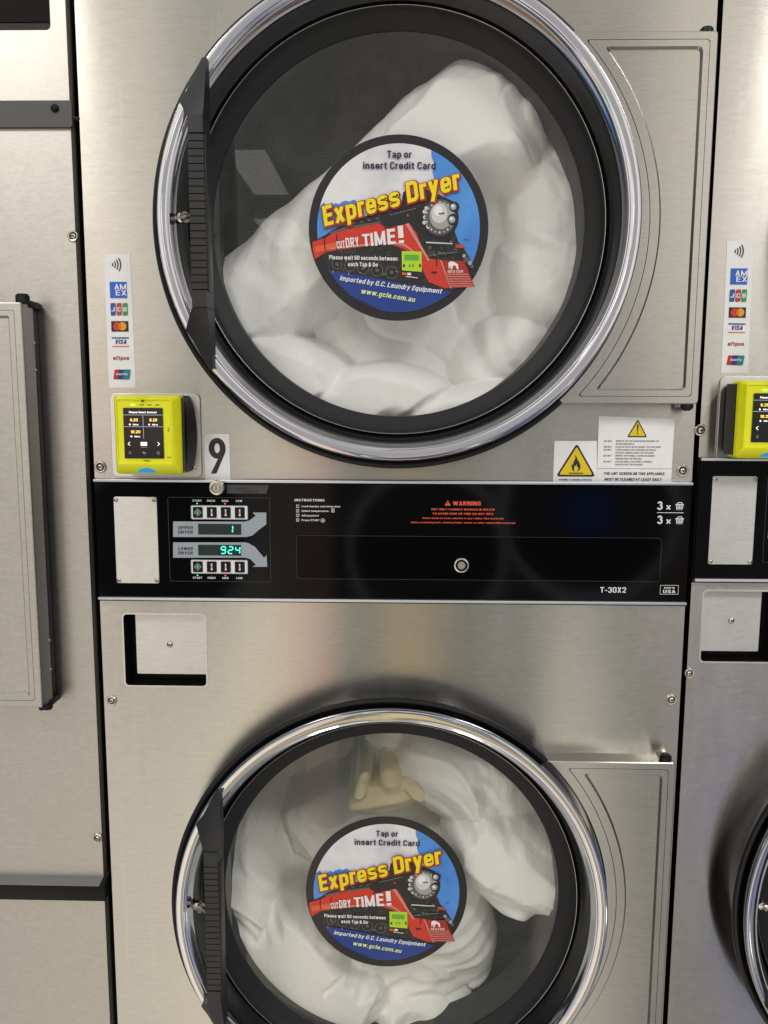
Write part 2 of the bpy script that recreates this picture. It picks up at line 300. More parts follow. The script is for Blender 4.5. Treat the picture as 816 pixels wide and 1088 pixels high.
class MB:
    def __init__(s): s.v = []; s.f = []; s.m = []; s.sm = []; s.mats = []
    def mi(s, m):
        if m not in s.mats: s.mats.append(m)
        return s.mats.index(m)
    def raw(s, vs, fs, m, smooth=False):
        o = len(s.v); k = s.mi(m)
        s.v += [tuple(v) for v in vs]
        for f in fs: s.f.append(tuple(i+o for i in f)); s.m.append(k); s.sm.append(smooth)
        return s
    def flat(s, polys, y, m, th=0, bevel=0):
        """filled outline(s) (first is the border, others holes) facing the camera at depth y, th metres thick"""
        cu = bpy.data.curves.new('c', 'CURVE'); cu.dimensions = '2D'; cu.fill_mode = 'BOTH' if th else 'FRONT'
        if th:
            cu.extrude = max(th/2-bevel, 1e-5)
            if bevel: cu.bevel_depth = bevel; cu.bevel_resolution = 2; cu.offset = -bevel
        for i, p in enumerate(polys):
            p = list(p)
            if (area(p) > 0) != (i == 0): p.reverse()
            sl = cu.splines.new('POLY'); sl.points.add(len(p)-1); sl.use_cyclic_u = True
            for q, (a, b) in zip(sl.points, p): q.co = (a, b, 0, 1)
        vs, fs = eval_curve(cu)
        if not vs: return s
        zm = max(v[2] for v in vs)
        # FRONT fill of a 2D curve: make sure it faces the camera
        vs2 = [(x, y-(z-zm), w) for x, w, z in vs]
        if not th:
            fs2 = []
            for f in fs:
                a, b, c = (Vector(vs2[i]) for i in f[:3])
                fs2.append(f if (b-a).cross(c-a).y < 0 else tuple(reversed(f)))
            fs = fs2
        return s.raw(vs2, fs, m, bool(bevel))
    def text(s, txt, x, z, cap, y, m, width=None, align='L', rot=0, bold=.02, shear=0, xs=1.0, res=2, arc=None, grow=0, track=.12):
        """x,z = baseline start (or centre); cap = capital height; width = fitted width; bold sets the stem"""
        t = min(.182, .125+bold*1.0); pen = 0; items = []
        for ch in txt:
            if ch == ' ': pen += .26; continue
            w, st = glyph_quads(ch, t, grow); items.append((pen, st)); pen += w+track
        w = pen-track; k = cap; sx = (width/w) if width else k*xs; W = w*sx; off = {'L': 0, 'C': -W/2, 'R': -W}[align]
        c_, s_ = math.cos(rot), math.sin(rot); step = 0
        for p0, st in items:
            for Lf, Rt, closed in st:
                n = len(Lf); o = []; yy = y-(step % 7)*.000012; step += 1
                for v in Lf+Rt:
                    a = (p0+v.x+v.y*shear)*sx+off; b = v.y*k
                    if arc: b += arc*(a/(W/2))**2
                    o.append((x+a*c_-b*s_, yy, z+a*s_+b*c_))
                fs = [(i, (i+1) % n, n+(i+1) % n, n+i) for i in range(n if closed else n-1)]
                s.raw(o, [tuple(reversed(f)) for f in fs], m)
        return s
    def box(s, x0, x1, y0, y1, z0, z1, m, bevel=0):
        bm = bmesh.new(); bmesh.ops.create_cube(bm, size=1)
        for v in bm.verts: v.co = Vector(((x0+x1)/2+v.co.x*(x1-x0), (y0+y1)/2+v.co.y*(y1-y0), (z0+z1)/2+v.co.z*(z1-z0)))
        if bevel: bmesh.ops.bevel(bm, geom=bm.edges[:], offset=bevel, segments=2, affect='EDGES', profile=.5)
        return s.bm(bm, m, bool(bevel))
    def bm(s, bm, m, smooth=False):
        bmesh.ops.recalc_face_normals(bm, faces=bm.faces[:]); bm.verts.index_update()
        s.raw([v.co[:] for v in bm.verts], [[v.index for v in f.verts] for f in bm.faces], m, smooth); bm.free(); return s
    def lathe(s, prof, cx, cz, m, n=160, a0=0, a1=2*PI, smooth=True):
        """profile (radius, y) turned about an axis through (cx, cz) pointing at the viewer"""
        full = abs(a1-a0-2*PI) < 1e-6; k = n if full else n+1
        vs = []; fs = []
        for i in range(k):
            a = a0+(a1-a0)*i/n
            for r, y in prof: vs.append((cx+r*math.cos(a), y, cz+r*math.sin(a)))
        L = len(prof)
        for i in range(n):
            j = (i+1) % k
            for q in range(L-1):
                fs.append((i*L+q, j*L+q, j*L+q+1, i*L+q+1))
        return s.raw(vs, fs, m, smooth)
    def prism(s, front, back, m, smooth=False):
        """front/back: equal lists of 3D points"""
        n = len(front); bm = bmesh.new()
        a = [bm.verts.new(p) for p in front]; b = [bm.verts.new(p) for p in back]
        bm.faces.new(a); bm.faces.new(b[::-1])
        for i in range(n): bm.faces.new((a[i], b[i], b[(i+1) % n], a[(i+1) % n]))
        bmesh.ops.triangulate(bm, faces=[f for f in bm.faces if len(f.verts) > 4])
        return s.bm(bm, m, smooth)
    def tube(s, p0, p1, r, m, n=16):
        p0, p1 = Vector(p0), Vector(p1); d = (p1-p0).normalized(); q = d.orthogonal().normalized(); w = d.cross(q)
        vs = []
        for p in (p0, p1):
            for i in range(n): vs.append(p+q*r*math.cos(2*PI*i/n)+w*r*math.sin(2*PI*i/n))
        fs = [(i, (i+1) % n, n+(i+1) % n, n+i) for i in range(n)]+[tuple(range(n))[::-1], tuple(range(n, 2*n))]
        return s.raw(vs, fs, m, True)
    def build(s, name, parent, origin=None):
        o = Vector(origin) if origin is not None else (Vector(parent['_o']) if parent else Vector((0, 0, 0)))
        me = bpy.data.meshes.new(name); me.from_pydata([(a-o.x, b-o.y, c-o.z) for a, b, c in s.v], [], s.f)
        for mm in s.mats: me.materials.append(MATS[mm])
        me.polygons.foreach_set('material_index', s.m); me.polygons.foreach_set('use_smooth', s.sm)
        uv = me.uv_layers.new(name='UVMap')
        if getattr(s, 'uvs', None) is not None:
            for lp in me.loops: uv.data[lp.index].uv = s.uvs[lp.vertex_index]
        else:
            for lp in me.loops:
                c = s.v[lp.vertex_index]; uv.data[lp.index].uv = (c[2], c[0]+c[1]*.37)
        me.update()
        if any(s.sm): me.set_sharp_from_angle(angle=math.radians(38))
        ob = bpy.data.objects.new(name, me); COL.objects.link(ob)
        if parent: ob.parent = parent; ob['_o'] = tuple(parent['_o'])
        else: ob.location = o; ob['_o'] = tuple(o)
        return ob
def thing(name, label, cat, loc, group=None):
    o = bpy.data.objects.new(name, None); COL.objects.link(o); o.location = loc; o['_o'] = tuple(loc); o.empty_display_size = .05
    o['label'] = label; o['category'] = cat
    if group: o['group'] = group
    return o

def screw(parent, x, z, r, y=0.0, m='screw_metal', washer=False, name='screw', cross=True):
    b = MB()
    if washer:
        b.lathe([(r, y), (r, y-.0014), (r*.94, y-.0026), (r*.84, y-.0032), (r*.72, y-.0030), (r*.64, y-.0018)], x, z, 'washer_metal', 32)
        b.lathe([(r*.64, y-.0018), (r*.62, y-.0004), (r*.40, y-.0004)], x, z, 'dark_gap', 28)
        q = r*.50; y -= .0008
    else: q = r
    b.lathe([(q, y), (q*.97, y-.25*q), (q*.8, y-.50*q), (q*.5, y-.68*q), (0.00001, y-.74*q)], x, z, m, 28)
    a = random.uniform(0, PI)
    for k in ((0, PI/2) if cross else (0,)):
        c, s_ = math.cos(a+k), math.sin(a+k); w, h = q*.52, q*.11; yy = y-.76*q
        P = [(x+c*sx*w-s_*sz*h, z+s_*sx*w+c*sz*h) for sx, sz in ((-1, -1), (1, -1), (1, 1), (-1, 1))]
        b.prism([(p[0], yy, p[1]) for p in P], [(p[0], y-.55*q, p[1]) for p in P], 'dark_gap')
    return b.build(name, parent)

# ------------------------------------------------------------------ sticker on the door glass
def sticker(parent, cx, cz, y):
    R = .1145; b = MB(); st = .00025
    def P(X, Y): return (cx+(X-411)/380*R, cz+(415-Y)/392*R)
    def poly(pts, lay, m): b.flat([[P(*p) for p in pts]], y-st*lay, m)
    def clip(pts, rad=.905):            # keep artwork inside the black border
        o = []
        for X, Y in pts:
            u, v = (X-411)/380, (415-Y)/392; d = math.hypot(u, v)
            if d > rad: u, v = u/d*rad, v/d*rad
            o.append((411+u*380, 415-v*392))
        return o
    b.lathe([(R, y+.0002), (R, y-.0001), (R*.995, y-.00025), (.00001, y-.00025)], cx, cz, 'art_border', 96, smooth=False)
    b.flat([circle_pts(cx, cz, R*.905, n=96)], y-st*2, 'art_cloud')
    def arcpts(a0, a1, rad=.905, n=24): return [(411+380*rad*math.cos(math.radians(a0+(a1-a0)*i/n)), 415-392*rad*math.sin(math.radians(a0+(a1-a0)*i/n))) for i in range(n+1)]
    poly(arcpts(-35, 66)+[(546, 92), (548, 118), (562, 150), (552, 180), (560, 205), (590, 235), (620, 330), (640, 420), (700, 600)], 3, 'art_sky')
    poly(arcpts(168, 190)+[(150, 420), (250, 400), (262, 320), (235, 300), (225, 292), (212, 296), (205, 302), (190, 296), (172, 302), (160, 312), (146, 306), (130, 318), (108, 322), (98, 304), (88, 312), (80, 320)], 3, 'art_sky')
    # ground / dark running gear and boiler silhouette
    poly(arcpts(196, 212)+[(112, 596), (260, 618), (420, 650), (560, 668), (640, 690)]+arcpts(-50, -27)+[(715, 540), (690, 500), (665, 470), (640, 400), (640, 300), (560, 262), (520, 250), (470, 270), (430, 262), (425, 300), (330, 340), (210, 385), (130, 420), (104, 440), (60, 462), (47, 475)], 4, 'art_gear')
    poly([(345, 375), (385, 345), (480, 318), (520, 330), (540, 440), (640, 520), (700, 600), (600, 560), (540, 470), (480, 420), (440, 396), (345, 402)], 5, 'art_coal')
    # red skirt along the train and the red nose
    poly([(47, 470), (100, 455), (150, 425), (330, 392), (355, 410), (345, 420), (436, 396), (462, 398), (490, 440), (530, 540), (600, 548), (640, 556), (735, 662), (690, 655), (610, 668), (540, 640), (520, 600), (500, 540), (432, 500), (380, 482), (330, 482), (150, 506), (100, 515), (58, 545), (48, 505)], 6, 'art_red')
    poly([(55, 492), (150, 472), (150, 492), (60, 518)], 7, 'art_orange')
    poly([(148, 440), (152, 440), (152, 504), (148, 504)], 8, 'art_coal')
    poly([(96, 448), (100, 448), (102, 505), (98, 505)], 8, 'art_coal')
    poly([(104, 505), (150, 500), (380, 476), (440, 490), (500, 532), (505, 530), (440, 480), (380, 468), (150, 492)], 7, 'art_pink')
    poly([(120, 428), (200, 405), (330, 385), (335, 392), (200, 415), (124, 438)], 7, 'art_iron')
    poly([(440, 395), (455, 392), (545, 548), (538, 552)], 7, 'art_pink')
    # pilot (cow catcher)
    poly([(590, 548), (690, 552), (738, 662), (634, 668)], 8, 'art_maroon')
    for k in range(6):
        yy = 606+k*10
        poly([(612+k*3.5, yy), (708+k*4.5, yy), (710+k*4.5, yy+4), (614+k*3.5, yy+4)], 9, 'art_pink')
    poly([(588, 548), (594, 548), (640, 668), (632, 668)], 9, 'art_pink')
    poly([(626, 588), (624, 560), (634, 553), (648, 556), (664, 566), (668, 588), (660, 586), (655, 572), (645, 570), (640, 588), (634, 588), (634, 570)], 10, 'art_white')
    b.text('DEXTER', *P(622, 602), .0030, y-st*10, 'art_white', width=.0195, bold=.01)
    poly([(552, 596), (575, 596), (575, 604), (552, 604)], 8, 'art_coal')
    poly([(572, 496), (576, 496), (576, 575), (572, 575)], 8, 'art_coal')
    # running board, number plate, piping
    poly([(528, 470), (640, 476), (640, 481), (528, 476)], 8, 'art_silver2')
    poly([(536, 530), (560, 520), (660, 512), (660, 518), (560, 528), (538, 536)], 8, 'art_iron')
    poly([(653, 480), (688, 484), (688, 498), (653, 496)], 8, 'art_red2')
    for X, Y, r, mm in ((700, 545, 12, 'art_iron'), (715, 560, 9, 'art_silver'), (690, 530, 8, 'art_silver'), (725, 575, 8, 'art_iron'), (545, 495, 7, 'art_iron')):
        b.flat([circle_pts(*P(X, Y), r/380*R, n=14)], y-st*8, mm)
    # smoke box front: dark body, bolted rim, silver door, lamps
    b.flat([circle_pts(*P(588, 372), 76/380*R, 82/380*R)], y-st*7, 'art_coal')
    b.flat([circle_pts(*P(585, 368), 68/380*R, 73/380*R)], y-st*8, 'art_iron')
    for k in range(20):
        a = 2*PI*k/20; b.flat([circle_pts(*P(585+58*math.cos(a), 368+63*math.sin(a)), 4.4/380*R, n=8)], y-st*9, 'art_silver2' if k % 2 else 'art_silver')
    b.flat([circle_pts(*P(590, 362), 48/380*R, 55/380*R)], y-st*10, 'art_silver')
    b.flat([circle_pts(*P(583, 352), 34/380*R, 40/380*R)], y-st*11, 'art_silver2')
    b.flat([circle_pts(*P(578, 342), 18/380*R, 22/380*R)], y-st*12, 'art_white')
    poly([(580, 352), (604, 348), (605, 354), (581, 358)], 13, 'art_iron')
    for X, Y, r in ((645, 325, 21), (640, 378, 23)):
        b.flat([circle_pts(*P(X, Y), r/380*R, n=20)], y-st*11, 'art_coal'); b.flat([circle_pts(*P(X-4, Y), r*.62/380*R, n=20)], y-st*12, 'art_silver')
        b.flat([circle_pts(*P(X-6, Y-3), r*.3/380*R, n=14)], y-st*13, 'art_white')
    for X, Y in ((520, 345), (522, 368), (520, 390), (528, 330), (536, 408)):
        b.flat([circle_pts(*P(X, Y), 8/380*R, n=12)], y-st*9, 'art_silver2')
    poly([(430, 268), (440, 255), (452, 262), (452, 330), (432, 330)], 6, 'art_coal')
    for k in range(11): poly([(378+k*10, 356-k*2.6), (383+k*10, 355-k*2.6), (383+k*10, 358-k*2.6), (378+k*10, 359-k*2.6)], 8, 'art_silver')
    b.flat([circle_pts(*P(450, 360), 5/380*R, n=10)], y-st*8, 'art_red')
    for k in range(6): poly([(150+k*33, 410-k*6), (163+k*33, 407-k*6), (163+k*33, 398-k*6), (150+k*33, 401-k*6)], 8, 'art_iron')
    rnd = random.Random(5)
    for k in range(70):            # rods, pipes and rivets of the running gear
        if k < 44: X, Y = rnd.uniform(70, 415), 0; Y = rnd.uniform(525+max(0, 110-X)*.2, 590+(X-100)*.12)
        else: X = rnd.uniform(545, 700); Y = rnd.uniform(440, 545)
        if math.hypot((X-411)/380, (Y-415)/392) > .87: continue
        w_, h_ = rnd.choice(((14, 2), (3, 9), (5, 4), (22, 2), (4, 3))); mm = rnd.choice(('art_iron', 'art_dark', 'art_iron', 'art_silver', 'art_deep'))
        b.flat([[P(X, Y+h_), P(X+w_, Y+h_+w_*.12), P(X+w_, Y+w_*.12), P(X, Y)]], y-st*7.3-k*.000002, mm)
    for X, Y, r_ in ((150, 575, 22), (205, 585, 24), (262, 594, 25), (322, 603, 26), (384, 612, 27)):
        for q, mm in ((1, 'art_iron'), (.86, 'art_coal'), (.3, 'art_iron')): b.flat([circle_pts(*P(X, Y-12), r_*q/380*R, n=24)], y-st*(5.2+(1-q)), mm)
    # blue foot with gold address
    poly([(112, 592), (200, 606), (330, 628), (440, 650), (560, 668), (642, 684), (620, 700)]+arcpts(-54, -147)[1:], 7, 'art_blue')
    poly([(112, 592), (150, 640), (210, 700), (320, 752)]+arcpts(-105, -147)[0:], 8, 'art_deep')
    # paycard terminal in the picture
    poly([(426, 510), (510, 512), (512, 598), (428, 592)], 8, 'art_lime'); poly([(438, 524), (498, 526), (498, 550), (438, 548)], 9, 'art_lime2')
    for X in (432, 456, 470, 500): poly([(X, 565), (X+8, 566), (X+8, 578), (X, 577)], 9, 'art_coal' if X in (432, 500) else 'art_lime2')
    poly([(428, 600), (446, 601), (446, 612), (428, 611)], 8, 'art_orange'); poly([(450, 601), (466, 602), (466, 613), (450, 612)], 8, 'art_white'); poly([(444, 616), (495, 622), (495, 625), (444, 619)], 8, 'art_white')
    # words
    k = R/392
    b.text('Tap or', *P(413, 122), 30*k, y-st*9, 'art_navy', width=102/380*R, align='C', bold=.05)
    b.text('insert Credit Card', *P(413, 168), 30*k, y-st*9, 'art_navy', width=303/380*R, align='C', bold=.05, rot=-.008)
    for part, X, Y, W, H in (('Express', 100, 408, 330, 84), ('Dryer', 450, 311, 228, 86)):
        for bold, lay, mm, dx, dy in ((1, 14, 'art_maroon', 2, 2), (0, 15.5, 'art_yellow', 0, 0)):
            b.text(part, *P(X+dx, Y+dy), H*k, y-st*lay, mm, width=W/380*R, rot=math.radians(14.8), bold=.06, shear=.12, grow=.068*bold, track=.085)
    for wd, X, Y, W, H in (('CUT', 151, 500, 35, 31), ('DRY', 190, 496, 56, 41), ('T', 261, 491, 32, 52), ('I', 296, 489, 11, 55), ('M', 313, 488, 46, 59), ('E', 367, 483, 34, 65), ('!', 414, 478, 22, 74)):
        b.text(wd, *P(X, Y), H*k, y-st*10, 'art_white', width=W/380*R, rot=math.radians(5), bold=.055)
    b.text('Please wait 60 seconds between', *P(118, 545), 18*k, y-st*10, 'art_white', width=290/380*R, bold=.055, rot=-.02)
    b.text('each Tap & Go', *P(198, 574), 18*k, y-st*10, 'art_white', width=126/380*R, bold=.055, rot=-.02)
    b.text('Imported by G.C. Laundry Equipment', *P(162, 634), 21*k, y-st*10, 'art_white', width=436/380*R, bold=.045, shear=.2, rot=math.radians(-8.6), arc=.0008)
    b.text('www.gcle.com.au', *P(252, 690), 22*k, y-st*10, 'art_lblue', width=232/380*R, bold=.05, shear=.15, rot=math.radians(-9))
    return b.build('round_sticker', parent)

# ------------------------------------------------------------------ dryer door
def door(root, cx, cz, mirror=False, art=True, heights=(.2245, .2195), badge_dx=.0):
    b = MB()
    s = -1 if mirror else 1
    # chrome ring: side wall, flat rim, lip, dished inner wall
    b.lathe([(.2905, -.040), (.2925, -.045), (.2930, -.0565), (.2922, -.0600), (.2905, -.0618), (.2870, -.0622), (.2815, -.0616), (.2788, -.0602), (.2775, -.0612), (.2765, -.0608), (.2757, -.0588), (.2742, -.0560), (.2726, -.0530), (.2712, -.0500)]+0*[
             (.2735, -.0555), (.2710, -.0520), (.2685, -.0480)], cx, cz, 'chrome', 220)
    D = b.build('door', root)
    # soft outer seal, left open on the hinge side
    a = math.radians(46.5)
    g = MB(); wall = [(.2720, -.0003), (.2730, -.010), (.2740, -.0370), (.2900, -.0376)]; prof = [(.2900, -.0376), (.2970, -.0380), (.3010, -.0390), (.3024, -.0410), (.3024, -.0436), (.3012, -.0456), (.2980, -.0466), (.2955, -.0450), (.2945, -.0420), (.2915, -.0400)]
    g.lathe(wall, cx, cz, 'chrome', 200, 0 if mirror else a, 2*PI if mirror else 2*PI-a)
    if mirror: g.lathe(prof, cx, cz, 'rubber', 200, PI+a-2*PI, PI-a)
    else: g.lathe(prof, cx, cz, 'rubber', 200, a, 2*PI-a)
    g.build('outer_seal', D)
    g = MB(); g.lathe([(.2600, -.0175), (.2598, -.0205), (.2588, -.0215), (.2572, -.0205), (.2560, -.0170), (.2530, -.0140), (.2450, -.0095), (.2395, -.0065), (.2372, -.0050), (.2365, -.0020), (.2370, .055), (.2385, .058)], cx, cz, 'gasket', 200)
    g.lathe([(.2596, -.0208), (.2592, -.0216), (.2587, -.0214)], cx, cz, 'screw_metal', 160)  # bright sliver on the bead stands in for its highlight line
    g.build('glass_gasket', D)
    g = MB(); g.lathe([(.2720, -.0512), (.2709, -.0496), (.2698, -.0462), (.2680, -.0400), (.2655, -.0310), (.2630, -.0230), (.2600, -.0168)], cx, cz, 'reflected_black', 200); g.build('inner_rim', D)  # chrome chamfer with its dark reflection put into the colour
    g = MB(); g.lathe([(.2400, -.0030), (.18, -.0034), (.10, -.0037), (.00001, -.0038)], cx, cz, 'door_glass', 120)
    g.build('glass', D)
    if art: sticker(D, cx+badge_dx, cz+.0005, -.0050)
    # hinge side cover: plate with a pressed border
    h = MB(); yp = -.0280; Ht, Hb = heights; H = max(Ht, Hb); xr = .3835; Ra = .2975
    def outline(ins):
        Rr = Ra+ins*1.5; zt = Ht-ins; zb_ = Hb-ins; x1 = xr-ins; a1_ = math.asin(zt/Rr); a0_ = -math.asin(zb_/Rr); n = 40
        arc = [(Rr*math.cos(a1_+(a0_-a1_)*i/n), Rr*math.sin(a1_+(a0_-a1_)*i/n)) for i in range(n+1)]
        pts = arc+[(x1, -zb_), (x1, zt)]
        rad = [0]*len(pts); k = max(.0015, .004-ins*.1)
        rad[-1] = rad[-2] = .004+ins*.15; 
        if ins > .004: rad[0] = rad[n] = .004
        return [(cx+s*p[0], cz+p[1]) for p in round_poly(pts, rad, 4)]
    o0, o1, o2, o3, o4, o5 = (outline(i) for i in (0, .0092, .0098, .0172, .0202, .0203))
    h.flat([outline(.0012), o1], yp, 'steel_panel', th=.002)
    def band(pa, pb, ya, yb, m):
        n = 160
        def rs(p):
            L = [0]
            for i in range(len(p)): L.append(L[-1]+math.dist(p[i], p[(i+1) % len(p)]))
            out = []; j = 0
            for k in range(n):
                t = L[-1]*k/n
                while L[j+1] < t: j += 1
                f = (t-L[j])/max(L[j+1]-L[j], 1e-9); A, B = p[j], p[(j+1) % len(p)]; out.append((A[0]+(B[0]-A[0])*f, A[1]+(B[1]-A[1])*f))
            return out
        A, B = pa, pb
        if len(pa) != len(pb): A, B = rs(pa), rs(pb)
        k = len(A); vs = [(x, ya, z) for x, z in A]+[(x, yb, z) for x, z in B]
        h.raw(vs, [(i, (i+1) % k, k+(i+1) % k, k+i) for i in range(k)], m, True)
    band(outline(0), outline(.0012), yp+.0012, yp, 'steel_panel'); band(outline(.0), outline(0), .0, yp+.0012, 'steel_panel')
    h.flat([o1, o2], yp+.0016, 'dark_gap')
    h.flat([o2, o3], yp+.0001, 'steel_panel', th=.0018)
    band(o3, outline(.0192), yp+.0001, yp+.0040, 'steel_panel')
    h.flat([outline(.0187)], yp+.0042, 'steel_panel')
    h.build('hinge_cover', D)
    # hinge pins at the two outer corners
    for sz in (1, -1):
        q = MB(); X = cx+s*(xr-.011); Z = cz+sz*((Ht if sz > 0 else Hb)+.001)
        q.tube((X, -.018, Z-.002*sz), (X, -.018, Z+.0045*sz), .0080, 'rubber', 20)
        q.tube((X, -.018, Z+.0045*sz), (X, -.018, Z+.0065*sz), .0062, 'rubber', 20); q.tube((X, -.018, Z+.0065*sz), (X, -.018, Z+.0075*sz), .0038, 'rubber', 20)
        q.box(X-.006, X+.008, -.016, .0, min(Z-.0015*sz, Z+sz*.0025), max(Z-.0015*sz, Z+sz*.0025), 'screw_metal', .001)
        q.build('hinge_pin', D)
    # handle: two wedge feet on the ring with a ribbed grip between them
    g = MB(); f = s
    xl, xrr = -.2437, -.2256
    def V(x, y, z): return (cx+f*x, y, cz+z)
    yb = -.0600
    for t in (1, -1):
        fr_ = [V(-.2240, -.072, .1785*t), V(-.2312, -.0665, .1805*t), V(-.2505, -.066, .1450*t), V(-.2592, -.066, .1325*t), V(xl-.001, -.0895, .1090*t), V(xrr, -.0905, .1090*t)]
        bk = [V(-.2240, yb, .1785*t), V(-.2312, yb, .1805*t), V(-.2505, yb, .1450*t), V(-.2592, yb, .1325*t), V(xl-.001, yb, .1090*t), V(-.2240, yb, .1090*t)]
        g.prism(fr_, bk, 'handle_plastic')
        g.prism([V(xl, -.0915, .1085*t), V(xrr, -.0925, .1085*t), V(xrr, -.0925, .0890*t), V(xl, -.0915, .0890*t)], [V(xl, -.066, .1085*t), V(-.2240, -.062, .1085*t), V(-.2240, -.064, .0890*t), V(xl, -.066, .0890*t)], 'handle_plastic')
    n = 21; pit = .176/n
    for i in range(-1, n+1):
        z0 = cz-.088+i*pit
        if 0 <= i < n: g.prism([(cx+f*xl, -.0915, z0+.0006), (cx+f*xrr, -.0915, z0+.0006), (cx+f*xrr, -.0915, z0+pit-.0006), (cx+f*xl, -.0915, z0+pit-.0006)], [(cx+f*(xl-.0006), -.0880, z0+.0003), (cx+f*(xrr+.0006), -.0880, z0+.0003), (cx+f*(xrr+.0006), -.0880, z0+pit-.0003), (cx+f*(xl-.0006), -.0880, z0+pit-.0003)], 'handle_plastic')
    g.box(min(cx+f*xl, cx+f*(xrr+.002)), max(cx+f*xl, cx+f*(xrr+.002)), -.0882, -.0640, cz-.0895, cz+.0895, 'handle_plastic', .0020)
    g.build('handle', D)
    g = MB()
    g.tube(V(-.2680, -.045, .004), V(-.2480, -.062, .004), .0035, 'screw_metal'); g.tube(V(-.2610, -.051, .004), V(-.2590, -.0527, .004), .0068, 'screw_metal')
    g.lathe([(.0065, -.044), (.0055, -.050), (.0001, -.052)], cx-f*.2655, cz+.004, 'screw_metal', 20)
    g.build('latch_bolt', D)
    return D

# ------------------------------------------------------------------ stuck-on signs and the card terminal
def payment_strip(parent, c):
    """c = corner positions tl, tr, br, bl"""
    b = MB(); y = -.0010
    tl, tr, br, bl = [Vector(p) for p in c]
    def P(u, v): a = tl.lerp(tr, u); d = bl.lerp(br, u); return tuple(a.lerp(d, v))
    def q(pts, lay, m): b.flat([[P(*p) for p in pts]], y-.0003*lay, m)
    W = (tr-tl).length; Hh = (bl-tl).length
    cu = [P(0, 0), P(1, 0), P(1, 1), P(0, 1)]
    b.flat([cu], y+.0006, 'decal_white', th=.0006)
    def ell(u, v, rx, n=20): x, z = P(u, v); return circle_pts(x, z, rx*W, n=n)
    for k, r in enumerate((.10, .20, .30, .40)):                     # contactless waves
        x, z = P(.22, .078); o = circle_pts(x, z, r*W+.0009, n=12, a0=-.62, a1=.62); i = circle_pts(x, z, r*W-.0006, n=12, a0=-.62, a1=.62)
        b.flat([o+i[::-1]], y, 'label_ink')
    q([(.18, .205), (.82, .205), (.82, .325), (.18, .325)], 0, 'blue_card')
    b.text('AM', *P(.36, .262), .0068, y-.0003, 'decal_white', width=.45*W, bold=.02); b.text('EX', *P(.40, .306), .0068, y-.0003, 'decal_white', width=.41*W, bold=.02)
    for k, mm in enumerate(('jcb_blue', 'jcb_red', 'jcb_green')):
        x0, z1 = P(.18+k*.225, .362); x1, z0 = P(.37+k*.225, .455)
        b.flat([round_poly([(x0, z0), (x1, z0), (x1, z1), (x0, z1)], [0, .0025, 0, .0025])], y, mm)
        b.text('JCB'[k], (x0+x1)/2, (z0+z1)/2-.0028, .0055, y-.0003, 'decal_white', width=.13*W, align='C', bold=.03)
    q([(.18, .497), (.82, .497), (.82, .575), (.18, .575)], 0, 'label_ink')
    b.flat([ell(.40, .536, .155)], y-.0003, 'mc_red'); b.flat([ell(.60, .536, .155)], y-.0006, 'mc_yellow'); b.flat([circle_pts(*P(.50, .536), .055*W, .12*W, n=20)], y-.0009, 'mc_orange')
    q([(.18, .618), (.82, .618), (.82, .627), (.18, .627)], 0, 'visa_blue'); q([(.18, .683), (.82, .683), (.82, .690), (.18, .690)], 0, 'mc_orange')
    b.text('VISA', *P(.50, .668), .0056, y, 'visa_blue', width=.44*W, align='C', bold=.05, shear=.2)
    b.text('eftpos', *P(.50, .788), .0050, y, 'eft_red', width=.62*W, align='C', bold=.04)
    q([(.24, .862), (.46, .862), (.40, .935), (.18, .935)], 0, 'union_red'); q([(.40, .862), (.64, .862), (.58, .935), (.34, .935)], 1, 'visa_blue'); q([(.60, .862), (.84, .862), (.78, .935), (.54, .935)], 2, 'teal_ink')
    b.text('UnionPay', *P(.51, .905), .0032, y-.0012, 'decal_white', width=.46*W, align='C', bold=.02, shear=.2)
    return b.build('payment_sticker', parent)

